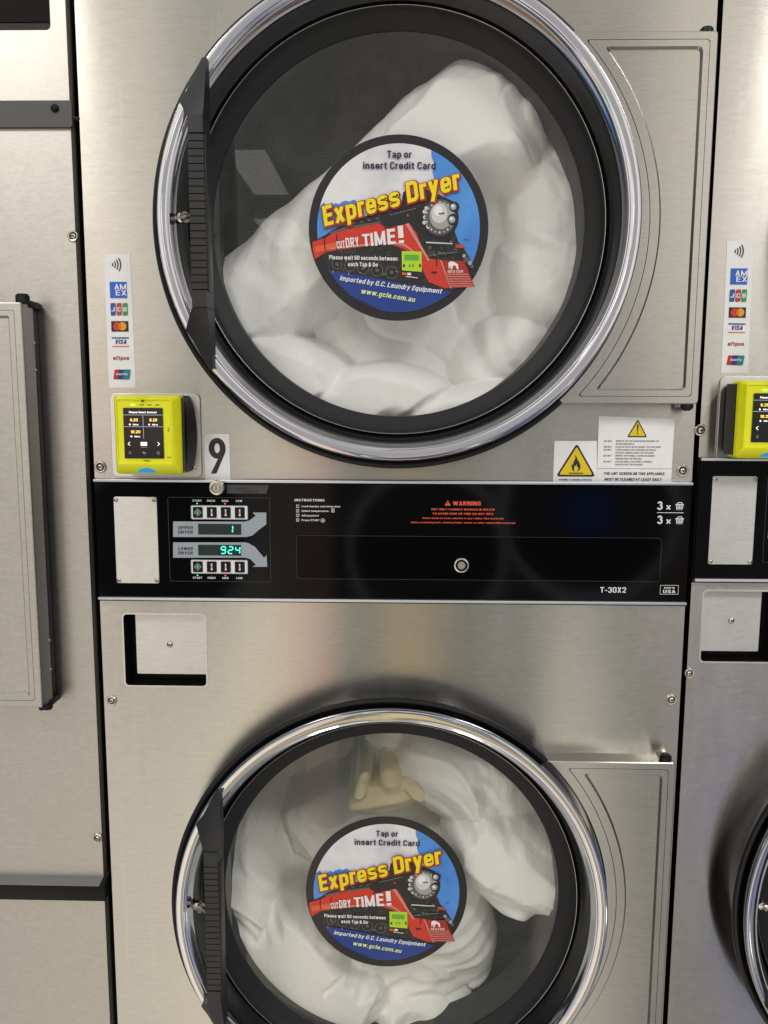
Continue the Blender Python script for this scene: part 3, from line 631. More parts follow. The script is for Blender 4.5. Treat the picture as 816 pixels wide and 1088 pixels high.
def terminal(label, x0, x1, z0, z1, plate, face_left):
    """yellow card terminal bolted on its steel plate"""
    t = thing('card_terminal', label, 'card terminal', ((x0+x1)/2, 0, z0), 'yellow card terminals')
    b = MB(); b.flat([rrect(plate[0], plate[1], plate[2], plate[3], .007)], -.0035, 'steel_plate', th=.0030, bevel=.0006); P = b.build('mounting_plate', t)
    yf, yb = -.056, -.024
    w = x1-x0; h = z1-z0
    b = MB()
    # black rear housing with bulged flank
    zc = (z0+z1)/2
    for xs_, sg in ((x1, 1), (x0, -1)):
        pass
    def flank(k, y, base): return [(x0+.006, y, z0+.004)]+[(x1+base+k*math.sin(PI*t/12)**.7, y, z0+.001+(h-.001)*t/12) for t in range(13)]+[(x0+.006, y, z1-.003)]
    b.prism(flank(.0025, -.030, 0), flank(.0085, -.0060, 0), 'black_plastic'); b.prism(flank(.0078, -.0058, 0), flank(.0060, -.0036, 0), 'black_plastic')
    b.box(x0+.0005, x0+.008, -.046, -.006, z0+.006, z1-.003, 'black_plastic', .001)
    fr_ = [(x0-.001, -.040, z0+.004), (x1+.0008, -.044, z0+.003), (x1+.0008, -.044, z1-.003), (x0-.001, -.040, z1-.004)]
    bk = [(x0-.001, -.014, z0+.004), (x1+.0008, -.014, z0+.003), (x1+.0008, -.014, z1-.003), (x0-.001, -.014, z1-.004)]
    b.prism(fr_, bk, 'black_plastic')
    b.build('rear_housing', t)
    # yellow bezel: outer wall, chamfer, sunk face with a lower lip
    b = MB()
    def loop(x0_, x1_, z0_, z1_, r, y): return [(x, y, z) for x, z in rrect(x0_, x1_, z0_, z1_, r, 4)]
    L = [loop(x0, x1, z0, z1, .0045, yb), loop(x0, x1, z0, z1, .0045, -.046), loop(x0+.0012, x1-.0012, z0+.0008, z1-.0012, .004, -.0480),
         loop(x0+.0050, x1-.0085, z0+.0125, z1-.0045, .003, -.0560), loop(x0+.0062, x1-.0100, z0+.0138, z1-.0056, .0025, -.0562), loop(x0+.0072, x1-.0112, z0+.0150, z1-.0066, .002, -.0545)]
    n = len(L[0]); vs = [p for l in L for p in l]; fs = []
    for k in range(len(L)-1):
        for i in range(n): fs.append((k*n+i, k*n+(i+1) % n, (k+1)*n+(i+1) % n, (k+1)*n+i))
    fs.append(tuple((len(L)-1)*n+i for i in range(n)))
    b.raw(vs, fs, 'yellow_plastic', True)
    xm = (x0+x1)/2-.002
    b.prism([(xm-.012, -.0566, z1-.0062), (xm-.004, -.0580, z1-.0022), (xm+.004, -.0580, z1-.0022), (xm+.012, -.0566, z1-.0062)], [(xm-.012, -.050, z1-.0085), (xm-.004, -.050, z1-.0015), (xm+.004, -.050, z1-.0015), (xm+.012, -.050, z1-.0085)], 'yellow_plastic')
    b.flat([circle_pts(xm, z1-.0075, .0017, n=14)], -.0582, 'label_ink')
    for k in range(3): b.flat([rrect(xm-.0050+k*.0098, xm+.0004+k*.0098, z1-.0128, z1-.0118, .0004)], -.0549, 'label_ink')
    b.flat([rrect(xm-.0165, xm-.0108, z1-.0132, z1-.0114, .0005)], -.0549, 'screen_lime')
    b.flat([rrect(x1-.0150, x1-.0132, zc+.004, zc+.0095, .0009), rrect(x1-.0146, x1-.0136, zc+.0045, zc+.0090, .0005)], -.0549, 'label_ink')
    for k in range(4): b.flat([rrect(x1-.0168+k*.0013, x1-.0160+k*.0013, z0+.0215, z0+.0228, .0003)], -.0549, 'label_ink')
    b.text('nayax', xm+.002, z0+.0168, .0024, -.0549, 'label_ink', width=.0085, align='C', bold=.01)
    def chin(zz): return -.0480-.0080*(zz-z0-.0008)/.0117-.0005
    arc_ = [(xm+u*.0130, z0+.0018+(.0066*(1-u*u)**.8)) for u in [-1+i/7 for i in range(15)]]
    b.prism([(x, chin(z), z) for x, z in arc_], [(x, chin(z)+.002, z) for x, z in arc_], 'blue_light')
    b.build('bezel', t)
    # screen
    sx0, sx1, sz0, sz1 = x0+.0145, x1-.0205, z0+.0205, z1-.0160
    b = MB(); b.flat([rrect(sx0, sx1, sz0, sz1, .0012)], -.0556, 'screen_black', th=.0008)
    S = lambda u, v: (sx0+(sx1-sx0)*u, sz1-(sz1-sz0)*v); y = -.0559; sw = sx1-sx0
    b.text('Please Select Amount', *S(.5, .105), .0024, y, 'screen_white', width=.70*sw, align='C', bold=.015)
    def ln(u0, v0, u1, v1, w=.00035):
        a, c = S(u0, v0), S(u1, v1); b.flat([[(a[0]-w, a[1]+w), (c[0]+w, a[1]+w), (c[0]+w, c[1]-w), (a[0]-w, c[1]-w)]], y, 'screen_grey')
    ln(.01, .14, .99, .14); ln(.01, .37, .99, .37); ln(.5, .14, .5, .60)
    for tx, u, v in (('6.20', .27, .265), ('8.20', .76, .265), ('10.20', .30, .50)):
        b.text(tx, *S(u, v), .0035, y, 'screen_amber', width=.19*sw if len(tx) < 5 else .24*sw, align='C', bold=.03)
        b.text('Mins', *S(u+.04, v+.080), .0020, y, 'screen_white', width=.14*sw, align='C', bold=.02)
        b.flat([circle_pts(*S(u-.11, v+.063), .0011, n=12)], y, 'screen_white')
    for sgn, u in ((-1, .14), (1, .86)):
        X, Z = S(u, .71); b.flat([[(X+sgn*-.0010, Z+.0024), (X+sgn*.0014, Z), (X-sgn*.0010, Z-.0024), (X-sgn*.0001, Z-.0024), (X+sgn*.0025, Z), (X-sgn*.0001, Z+.0024)]], y, 'screen_white')
    b.flat([rrect(*[S(.42, 0)[0], S(.58, 0)[0]], S(0, .745)[1], S(0, .675)[1], .0004)], y, 'screen_white'); ln(.42, .775, .58, .776, .0002)
    X, Z = S(.14, .89)
    for sgn in (1, -1): b.flat([[(X-.0017, Z-.0017*sgn), (X-.0014, Z-.0019*sgn), (X+.0017, Z+.0017*sgn), (X+.0014, Z+.0019*sgn)]], y-.0001*sgn, 'screen_grey')
    X, Z = S(.5, .89); b.flat([[(X-.0022, Z+.0006), (X-.0008, Z+.0018), (X-.0008, Z+.0009), (X+.0020, Z+.0009), (X+.0020, Z-.0013), (X-.0010, Z-.0013), (X-.0010, Z-.0009), (X+.0016, Z-.0009), (X+.0016, Z+.0004), (X-.0008, Z+.0004), (X-.0008, Z-.0004)]], y, 'screen_grey')
    X, Z = S(.86, .89); b.flat([circle_pts(X, Z, .0019, n=18), circle_pts(X, Z, .0015, n=18)], y, 'screen_grey')
    b.build('screen', t)
    return t

def seven_seg(b, ch, x, z, w, h, y, m):
    segs = {'a': ((0, 1), (1, 1)), 'b': ((1, 1), (1, .5)), 'c': ((1, .5), (1, 0)), 'd': ((0, 0), (1, 0)), 'e': ((0, 0), (0, .5)), 'f': ((0, .5), (0, 1)), 'g': ((0, .5), (1, .5))}
    on = {'9': 'abcdfg', '2': 'abged', '4': 'fgbc', '1': 'bc', '8': 'abcdefg'}[ch]
    t = w*.13
    for s_ in on:
        (u0, v0), (u1, v1) = segs[s_]; x0_, z0_, x1_, z1_ = x+u0*w+v0*h*.08, z+v0*h, x+u1*w+v1*h*.08, z+v1*h
        d = Vector((x1_-x0_, z1_-z0_)).normalized(); p = Vector((-d.y, d.x))*t; g = d*t*1.1
        A, B = Vector((x0_, z0_))+g, Vector((x1_, z1_))-g
        b.flat([[tuple(A+p), tuple(B+p), tuple(B+g*.6), tuple(B-p), tuple(A-p), tuple(A-g*.6)]], y, m)

# ------------------------------------------------------------------ control panel
def outline_rect(b, x0, x1, z0, z1, r, w, y, m):
    b.flat([rrect(x0, x1, z0, z1, r), rrect(x0+w, x1-w, z0+w, z1-w, max(r-w, .0002))], y, m)
def control_panel(root, xa, xb, dz, dx, digits, full=True):
    """xa..xb machine width; dz, dx shift of everything printed on it"""
    zt, zb = -.0925+dz, -.2535+dz; yp = -.0040
    b = MB(); b.flat([rrect(xa, xb, zb, zt, .001)], yp, 'panel_gloss', th=.0035)
    def X(px, py=570): return M(px, py, yp)[0]+dx
    def Z(py, px=400): return M(px, py, yp)[1]+dz
    def P(px, py): a = M(px, py, yp); return (a[0]+dx, a[1]+dz)
    yi = yp-.0004
    bz = {}
    # thin outlines printed round the controls and the coin drawer
    x0, z1 = P(178, 528); x1, z0 = P(288, 618.5); outline_rect(b, x0, x1, z0, z1, .0025, .0006, yi, 'outline_grey')
    k = .0015
    b.text('INSTRUCTIONS', *P(313, 532.5), .0031, yi, 'panel_white', width=.040, bold=.05)
    for i, tx in enumerate(('Load laundry and close door', 'Select temperature', 'Add payment', 'Press START')):
        x, z = P(320.5, 538.8+i*4.9)
        b.text(tx, x, z, .0024, yi, 'panel_white', width=(.052, .036, .023, .024)[i], bold=.045)
        outline_rect(b, x-.0072, x-.0034, z-.0008, z+.0034, .0003, .0005, yi, 'panel_white'); b.text(str(i+1), x-.0060, z+.0002, .0022, yi, 'panel_white')
    x, z = P(352, 543.5); outline_rect(b, x, x+.0042, z-.0010, z+.0042, .0003, .0005, yi, 'panel_white'); b.flat([rrect(x+.0016, x+.0026, z, z+.0032, .0003)], yi, 'panel_white')
    x, z = P(343, 553); b.flat([circle_pts(x, z, .0028, n=16), circle_pts(x, z, .0022, n=16)], yi, 'panel_white'); b.flat([circle_pts(x, z, .0010, n=8)], yi, 'panel_white')
    # red warning
    x, z = P(492, 537); b.text('WARNING', x-.0135, z, .0056, yi, 'warning_red', width=.037, bold=.06)
    b.flat([[(x-.0245, z-.0004), (x-.0165, z-.0004), (x-.0205, z+.0068)]], yi, 'warning_red'); b.flat([rrect(x-.0209, x-.0201, z+.0014, z+.0046, .0002)], yi-.0003, 'panel_gloss')
    for i, (tx, w) in enumerate((('DRY ONLY FABRICS WASHED IN WATER', .084), ('TO AVOID RISK OF FIRE DO NOT DRY:', .082), ('Items made of foam, plastic or any rubber-like materials', .108), ('Items containing fuels, cleaning fluids, waxes, or other combustible materials', .139))):
        b.text(tx, *P(492, 542.3+i*4.6), .0026 if i < 2 else .0022, yi, 'warning_red', width=w, align='C', bold=.045)
    # load size: 3 x basket, twice
    for j, py in enumerate((541.2, 556.2)):
        x, z = P(698, py)
        def S3(cx3, cz3, r, a0, a1): return stroke([(cx3+r*math.cos(math.radians(a0+(a1-a0)*i/14)), cz3+r*math.sin(math.radians(a0+(a1-a0)*i/14))) for i in range(15)], .0021)
        b.flat([S3(x+.0034, z+.0074, .0023, 165, -88)], yi, 'panel_white'); b.flat([S3(x+.0034, z+.0031, .0027, 88, -165)], yi-.0003, 'panel_white')
        for sg in (1, -1): b.flat([stroke([(x+.0125, z+.0028-sg*.0027), (x+.0173, z+.0028+sg*.0027)], .0017)], yi-.0001*(sg+1), 'panel_white')
        bx, bz_ = x+.0245, z-.0006
        b.flat([[(bx-.0007, bz_+.0078), (bx+.0105, bz_+.0078), (bx+.0105, bz_+.0066), (bx-.0007, bz_+.0066)]], yi, 'panel_white')
        for q in range(5): b.flat([[(bx+.0002+q*.00215, bz_+.0066), (bx+.0013+q*.00215, bz_+.0066), (bx+.0017+q*.0017, bz_), (bx+.0008+q*.0017, bz_)]], yi, 'panel_white')
        b.flat([[(bx+.0008, bz_+.0009), (bx+.009, bz_+.0009), (bx+.0088, bz_), (bx+.001, bz_)]], yi, 'panel_white'); b.flat([[(bx+.0005, bz_+.0036), (bx+.0095, bz_+.0036), (bx+.0094, bz_+.0028), (bx+.0006, bz_+.0028)]], yi-.0002, 'panel_white')
        b.flat([[(bx+.001, bz_+.0078), (bx+.003, bz_+.0104), (bx+.0075, bz_+.0104), (bx+.009, bz_+.0078), (bx+.0078, bz_+.0078), (bx+.0066, bz_+.0094), (bx+.0037, bz_+.0094), (bx+.0022, bz_+.0078)]], yi, 'panel_white')
    x, z = P(698, 544.6); b.flat([rrect(x, x+.035, z-.0004, z+.0004, .0002)], yi, 'panel_white')
    b.text('T-30X2', *P(637.5, 629.5), .0075, yi, 'panel_white', width=.0345, bold=.04)
    x0, z1 = P(701.5, 621.6); x1, z0 = P(720.5, 631.6); outline_rect(b, x0, x1, z0, z1, .0003, .0005, yi, 'panel_white')
    b.text('MADE IN', (x0+x1)/2, z0+.0079, .0022, yi, 'panel_white', width=.014, align='C', bold=.04); b.text('USA', (x0+x1)/2, z0+.0018, .0044, yi, 'panel_white', width=.0165, align='C', bold=.05)
    CP = b.build('control_panel', root)
    # hinged coin drawer front with its lock
    x0, z1 = P(315, 568.5); x1, z0 = P(700.5, 618)
    d = MB(); d.flat([rrect(x0, x1, z0, z1, .005)], yp-.0013, 'panel_window', th=.0012, bevel=.0003)
    outline_rect(d, x0, x1, z0, z1, .005, .0005, yp-.0016, 'outline_grey'); d.build('drawer_front', CP)
    lx, lz = P(490, 600); l = MB()
    l.lathe([(.0105, yp-.001), (.0105, yp-.0045), (.0098, yp-.0056), (.0080, yp-.0060), (.0074, yp-.0048)], lx, lz, 'screw_metal', 40)
    l.lathe([(.0074, yp-.0048), (.0072, yp-.0020), (.0056, yp-.0020)], lx, lz, 'dark_gap', 40)
    l.lathe([(.0056, yp-.0020), (.0056, yp-.0050), (.0050, yp-.0058), (.0022, yp-.0058), (.0020, yp-.0040), (.00001, yp-.0040)], lx, lz, 'screw_metal', 40)
    l.build('lock', CP)
    # bright trims above and below
    for nm, za, zb_ in (('top', zt-.0008, zt+.0030), ('bottom', zb-.0008, zb+.0030)):
        t = MB(); t.box(xa, xb, -.0090, -.0010, za, zb_, 'trim', .0008); t.build('trim_strip', CP)
    # blank steel plate with four screws
    x0, z1 = P(121, 527.5); x1, z0 = P(170, 619.5)
    p = MB(); p.flat([rrect(x0, x1, z0, z1, .003)], yp-.0025, 'steel_plate', th=.0025, bevel=.0005); PL = p.build('cover_plate', CP)
    for sx, sz in ((x0+.0035, z1-.0045), (x1-.0035, z1-.0045), (x0+.0035, z0+.0040), (x1-.0035, z0+.0040)): screw(PL, sx, sz, .0028, yp-.0025)
    # displays with their grey arrows
    for up in (1, 0):
        b = MB()
        if up: pts = [(184, 554), (184, 570.5), (262, 570.5), (268, 569), (275, 563), (283, 557), (283, 544.5), (268.5, 544.5), (271.5, 548), (265, 553), (260, 554.2)]
        else: pts = [(184, 576.2), (184, 592.5), (261, 592.5), (266, 594), (272, 600), (268, 602.2), (284, 602.2), (283.3, 590), (280.5, 592.5), (271, 581), (264, 577), (260, 576.2)]
        b.flat([[P(*q) for q in pts]], yi, 'arrow_grey')
        y0 = 554 if up else 576.2
        for i, tx in enumerate(('UPPER' if up else 'LOWER', 'DRYER')): b.text(tx, *P(189.5, y0+8.2+i*4.6), .0041, yi-.0003, 'label_ink', width=.020, bold=.035)
        x0, z1 = P(210.5, y0+2.4); x1, z0 = P(256.5, y0+14.2)
        b.flat([rrect(x0, x1, z0, z1, .0004)], yi-.0003, 'window_green' if not up else 'led_dim')
        n = 6; w = (x1-x0)/n
        for k in range(n): seven_seg(b, '8', x0+w*(k+.22), z0+.0034, w*.5, .0086, yi-.0006, 'led_dim' if not up else 'window_green')
        txt = digits[0 if up else 1]
        for q, chh in enumerate(reversed(txt)):
            pos = n-1-q-(1 if up else 0)
            seven_seg(b, chh, x0+w*(pos+.20), z0+.0030, w*.58, .0094, yi-.0009, 'led_green')
        b.build('display', CP)
        b = MB()
        yb0 = 537.3 if up else 595
        x0, z1 = P(203.3, yb0); x1, z0 = P(263, yb0+14.3)
        b.flat([rrect(x0, x1, z0, z1, .0012)], yi, 'panel_white'); outline_rect(b, x0-.0007, x1+.0007, z0-.0007, z1+.0007, .0018, .0005, yi-.0001, 'arrow_grey')
        w = (x1-x0)/4
        for k in range(4):
            c0, c1 = x0+w*k+.0022, x0+w*(k+1)-.0036; a0, a1 = z0+.0016, z1-.0016
            b.flat([rrect(c0, c1, a0, a1, .0008)], yi-.0008, 'black_plastic', th=.0008)
            cxk, czk = (c0+c1)/2, (a0+a1)/2
            if k == 0:
                b.flat([[(cxk-.0052, czk), (cxk, czk-.0054), (cxk+.0052, czk), (cxk, czk+.0054)]], yi-.0011, 'arrow_grey'); b.flat([[(cxk-.0044, czk), (cxk, czk-.0046), (cxk+.0044, czk), (cxk, czk+.0046)]], yi-.0014, 'green_ink')
                b.flat([rrect(cxk-.0003, cxk+.0003, czk-.002, czk+.002, .0001)], yi-.0017, 'panel_white')
            else:
                b.flat([circle_pts(cxk, czk-.0034, .0014, n=14)], yi-.0011, 'panel_white'); b.flat([rrect(cxk-.0009, cxk+.0009, czk-.003, czk+.0046, .0006)], yi-.0013, 'panel_white'); b.flat([rrect(cxk-.0004, cxk+.0004, czk-.002, czk+.0022, .0002)], yi-.0016, 'warning_red')
        for k, tx in enumerate(('START', 'HIGH', 'MED', 'LOW')):
            cxk = x0+w*(k+.42); zz = z1+.0056 if up else z0-.0077
            b.text(tx, cxk, zz, .0026, yi, 'panel_white', width=(.0125, .0105, .0085, .0085)[k], align='C', bold=.05)
            zl = z1+.0030 if up else z0-.0030
            b.flat([circle_pts(cxk, zl, .0010, n=12)], yi, ('led_mint', 'led_dim', 'led_red', 'led_dim')[k])
        b.build('button_row', CP)
    # round chrome knob that covers the top trim
    if full:
        kx, kz = P(232, 517.5); b = MB()
        b.lathe([(.0100, yp), (.0102, -.0130), (.0094, -.0150), (.0070, -.0155), (.0062, -.0135), (.0052, -.0135), (.0050, -.0165), (.0042, -.0172), (.00001, -.0172)], kx, kz, 'screw_metal', 36)
        b.box(kx-.0006, kx+.0006, -.0176, -.0165, kz-.0030, kz+.0030, 'dark_gap'); b.build('cam_lock', CP)
        b = MB(); x0, z1 = P(241, 515.0); x1, z0 = P(286, 524.5)     # strip of marked tape
        b.flat([[(x0, z0), (x1-.004, z0), (x1, z1), (x0, z1)]], yi, 'tape_ink')
        b.text('Laundry', x0+.010, z0+.0052, .0030, yi-.0003, 'label_ink', width=.020, shear=.3); b.text('Dryer 9', x0+.020, z0+.0012, .0030, yi-.0003, 'label_ink', width=.020, shear=.3)
        b.build('tape', CP)
    return CP
m, nt, b_ = mat_new('trim'); b_.inputs['Metallic'].default_value = .9; b_.inputs['Base Color'].default_value = (.66, .68, .72, 1); b_.inputs['Roughness'].default_value = .38

# ------------------------------------------------------------------ whole dryer
def dryer(label, xa, xb, dz, dcx, coin, upper_cover, digits, group, pdx, main):
    root = thing('stacked_dryer', label, 'tumble dryer', ((xa+xb)/2, 0, -1.20), group)
    zt, zb = -.0925+dz, -.2535+dz; top, bot = .78, -1.20
    z_up, z_lo = .2317+dz*.45, -.6772+dz*.45
    th = .0015
    dxu = dcx if main else dcx+.032
    dxl = dcx-.0037 if main else dcx
    hole = lambda z: circle_pts(dxu if z > 0 else dxl, z, .262, n=120)
    # upper front sheet
    b = MB(); b.flat([rrect(xa, xb, zt+.0035, top, .002), hole(z_up)], 0, 'steel', th=th)
    for x, s_ in ((xa, 1), (xb, -1)): b.box(min(x, x-s_*-.0012), max(x, x+s_*.0012), .0004, .02, zt+.0035, top, 'steel')
    b.build('front_panel', root)
    # lower front sheet with the coin recess
    cx0, cx1, cz0, cz1 = coin
    b = MB(); b.flat([rrect(xa, xb, bot, zb-.0040, .002), hole(z_lo), rrect(cx0, cx1, cz0, cz1, .005)], 0, 'steel', th=th)
    for x, s_ in ((xa, 1), (xb, -1)): b.box(min(x, x-s_*-.0012), max(x, x+s_*.0012), .0004, .02, bot, zb-.0040, 'steel')
    b.build('front_panel', root)
    # recess box
    b = MB(); d = .030
    rp = rrect(cx0, cx1, cz0, cz1, .005); n = len(rp)
    b.raw([(x, 0, z) for x, z in rp]+[(x, d, z) for x, z in rp], [(i, (i+1) % n, n+(i+1) % n, n+i) for i in range(n)], 'black_plastic', True)
    b.flat([rp], d, 'black_plastic')
    pl = (cx0+.0125, cx1-.0015, cz0+.0125, cz1-.001) if main else (cx0+.002, cx1-.0165, cz0+.0115, cz1-.001)
    RB = b.build('coin_recess', root)
    b = MB(); b.flat([rrect(*pl, .002)], .012 if main else .010, 'steel_plate', th=.001); 
    b.build('recess_plate', RB)
    b = MB(); b.flat([rrect(cx0-.0022, cx1+.0022, cz0-.0022, cz1+.0022, .0068), rp], -.0006, 'steel_plate', th=.0006); b.build('recess_rim', RB)
    sx, sz = (M(180, 685, .01) if main else M(777, 659, .01)); screw(RB, sx, sz, .0042, .012 if main else .010)
    # cabinet sides, top and back, and the strip behind the control panel
    b = MB()
    b.box(xa+.0015, xa+.003, .001, .80, bot, top, 'steel_old'); b.box(xb-.003, xb-.0015, .001, .80, bot, top, 'steel_old')
    b.box(xa+.003, xb-.003, .002, .80, top-.003, top-.0005, 'steel_old'); b.box(xa+.003, xb-.003, .797, .80, bot, top-.004, 'steel_old')
    b.box(xa+.001, xb-.001, .0008, .0030, zb-.006, zt+.006, 'dark_gap')
    b.build('cabinet', root)
    # drums
    for z in (z_up, z_lo):
        dcx_, dcx = dcx, (dxu if z > 0 else dxl)
        prof = [(.262, .0), (.262, .06), (.345, .070), (.350, .090), (.350, .60), (.345, .62), (.20, .625), (.0001, .625)]
        b = MB(); b.lathe(prof, dcx, z, 'drum', 96)
        n = 96; L = len(prof); acc = [0]
        for i in range(1, L): acc.append(acc[-1]+math.dist(prof[i], prof[i-1]))
        b.uvs = []
        for i in range(n):
            for q in range(L):
                if q < 5: b.uvs.append((2*PI*i/n*.35, acc[q]))
                else: a = 2*PI*i/n; b.uvs.append((prof[q][0]*math.cos(a), prof[q][0]*math.sin(a)))
        Dm = b.build('drum', root)
        for k in range(4):
            a = PI/4+k*PI/2+(.3 if z < 0 else 0); r_ = MB(); c, s_ = math.cos(a), math.sin(a)
            def Q(r, t, y): return (dcx+r*c-t*s_, y, z+r*s_+t*c)
            r_.prism([Q(.349, -.035, .10), Q(.285, -.008, .10), Q(.285, .008, .10), Q(.349, .035, .10)], [Q(.349, -.035, .60), Q(.285, -.008, .60), Q(.285, .008, .60), Q(.349, .035, .60)], 'drum')
            r_.build('lifter', Dm)
        dcx = dcx_
    door(root, dxu, z_up, badge_dx=.0006); door(root, dxl, z_lo, heights=(.2100, .2195), badge_dx=-.0068)
    control_panel(root, xa+.001, xb-.001, dz, pdx, digits, full=main)
    return root

XL, XR = -.4105, .3855
mid = dryer('double stacked steel dryer with the number 9 and white bedding in both round doors', XL, XR, 0, -.0053, (-.3790, -.2665, -.3770, -.2762), None, ('1', '924'), 'stacked dryers in a row', 0, True)
for px, py, r in ((107, 496, .0080), (725, 500, .0080), (119, 744, .0072), (713, 743, .0074)): screw(mid, *M(px, py), r, washer=True)
strip = payment_strip(mid, (M(110.5, 270), M(138.5, 270), M(144.5, 412), M(116, 412)))
# number and warning labels
def nine(b, cx, cz, w, h, t, y, m):
    ro = w/2; zc = cz+h/2-h*.29
    b.flat([circle_pts(cx, zc, ro, h*.29, 40), circle_pts(cx, zc, ro-t, h*.29-t*.95, 40)], y, m)
    b.flat([[(cx+ro-t*.2, zc-.001), (cx+ro, zc), (cx+ro*.98, zc-h*.10), (cx-ro*.15, cz-h/2), (cx-ro*.80, cz-h/2), (cx+ro*.28, zc-h*.20), (cx+ro-t, zc-h*.02)]], y-.0002, m)
b = MB(); x0, z1 = M(217, 461); x1, z0 = M(245, 508.5)
b.flat([[(x0, z0-.001), (x1, z0-.001), (x1-.0003, z1), (x0+.0003, z1)]], -.0008, 'label_white', th=.0006)
nine(b, (x0+x1)/2, (z0+z1)/2+.0008, .0225, .0475, .0076, -.0012, 'label_ink'); b.build('number_sticker', mid)
def tri(b, cx, z0, w, h, y, m, r): b.flat([round_poly([(cx-w/2, z0), (cx+w/2, z0), (cx, z0+h)], r)], y, m)
b = MB(); a, c, d, e = M(589, 468.5), M(634, 468.5), M(634, 513.2), M(587.5, 513)
b.flat([[e, d, c, a]], -.0008, 'label_white', th=.0006)
cx, z0 = M(611.5, 505.5); y = -.0012
tri(b, cx, z0-.001, .0525, .0440, y, 'label_ink', .003); tri(b, cx, z0+.0015, .0440, .0370, y-.0003, 'sign_yellow', .0015)
fl = [(-.2, 0), (-.45, .1), (-.6, .38), (-.5, .62), (-.38, .5), (-.36, .75), (-.12, 1.05), (-.16, 1.35), (.12, 1.05), (.2, .78), (.34, .95), (.36, .72), (.55, .5), (.52, .22), (.34, .05), (.12, 0), (.26, .14), (.3, .34), (.16, .3), (.06, .62), (-.1, .4), (-.2, .48), (-.26, .2)]
b.flat([[(cx+u*.0105, z0+.0058+v*.0165) for u, v in fl]], y-.0006, 'label_ink'); b.flat([rrect(cx-.0095, cx+.0095, z0+.0028, z0+.0042, .0003)], y-.0006, 'label_ink')
b.text('WARNING: FLAMMABLE MATERIAL', cx, z0-.0062, .0022, y, 'label_ink', width=.044, align='C', bold=.01); b.build('flame_sticker', mid)
b = MB(); a, c, d, e = M(636, 442), M(716.5, 445), M(712.5, 514.5), M(633.8, 513)
b.flat([[e, d, c, a]], -.0014, 'label_white', th=.0012); y = -.0018
cx, z0 = M(676.5, 464.5); tri(b, cx, z0, .0265, .0235, y, 'label_ink', .0016); tri(b, cx, z0+.0016, .0215, .0190, y-.0003, 'sign_yellow', .0008)
b.flat([[(cx-.0003, z0+.0066), (cx+.0005, z0+.0066), (cx+.0013, z0+.0165), (cx-.0011, z0+.0165)]], y-.0006, 'label_ink'); b.flat([circle_pts(cx, z0+.0046, .0010, n=10)], y-.0006, 'label_ink')
rows = (('DO NOT', 'OPERATE THE APPLIANCE BEFORE READING THE'), ('', 'INSTRUCTION BOOKLET'), ('DO NOT', 'PLACE ARTICLES ON OR AGAINST THE APPLIANCE'), ('DO NOT', 'STORE CHEMICALS OR FLAMMABLE MATERIALS'), ('', 'OR SPRAY AEROSOLS NEAR THE APPLIANCE'),
        ('DO NOT', 'OPERATE WITH PANELS, COVERS OR GUARDS'), ('', 'REMOVED FROM THE APPLIANCE'), ('DO NOT', 'LOAD MATERIALS CONTAINING FLAMMABLE'), ('', 'CONTENTS INTO THE APPLIANCE'))
for i, (p, q) in enumerate(rows):
    py = 469.3+i*3.12
    if p: b.text(p, *M(641.5-i*.12, py), .0020, y, 'grey_ink', width=.0105, bold=.02)
    b.text(q, *M(654-i*.12, py), .0020, y, 'grey_ink', width=.00150*len(q)-.004, bold=.02)
x0, zz = M(634.5, 497.6); x1, _ = M(713, 498.2); b.flat([rrect(x0, x1, zz-.0002, zz+.0002, .0001)], y, 'grey_ink')
b.text('THE LINT SCREEN ON THIS APPLIANCE', *M(641, 504.4), .0036, y, 'label_ink', width=.080, bold=.05); b.text('MUST BE CLEANED AT LEAST DAILY', *M(642, 510.4), .0036, y, 'label_ink', width=.075, bold=.05)
b.build('warning_sticker', mid)

# right-hand neighbour
XA = .3925
cz = M(750, 628)[1]; RZ0, RZ1 = M(748, 702.5)[1], M(748, 628)[1]
rx = M(747, 560, -.004)[0]-M(121, 560, -.004)[0]
px_shift = (M(752, 555, -.004)[0]-M(121, 573, -.004)[0])
right = dryer('stainless steel double stacked dryer at the right edge, cut off by the frame', XA, XA+.745, .0325, .7580, (.4100, .5080, RZ0, RZ1), None, ('1', '1'), 'stacked dryers in a row', px_shift, False)
for px, py, r in ((744, 457, .0082), (732, 715, .0068)): screw(right, *M(px, py), r, washer=True)
payment_strip(right, (M(772.5, 256), M(800.5, 256), M(794.5, 397), M(766, 396.5)))

# terminals
terminal('yellow card terminal with its whole lit screen showing, beside the number 9 sticker', -.3635, -.2785, -.0795, .0205, (-.3850, -.2650, -.0868, .0236), False)
x0 = M(784.5, 450, -.05)[0]; a = M(766, 402); c = M(764, 489)
terminal('yellow card terminal cut off by the right edge, on the right-hand dryer', x0, x0+.087, M(785, 487, -.05)[1], M(785, 404, -.05)[1], (M(762.5, 440)[0], M(762.5, 440)[0]+.120, M(770, 490.5)[1], M(770, 400)[1]), True)
for px, py in ((205, 440), (207, 497)): screw(bpy.data.objects['card_terminal'], *M(px, py), .0030, -.0035)
for px, py in ((774, 423), (771.5, 480)): screw(bpy.data.objects['card_terminal.001'], *M(px, py), .0030, -.0035)

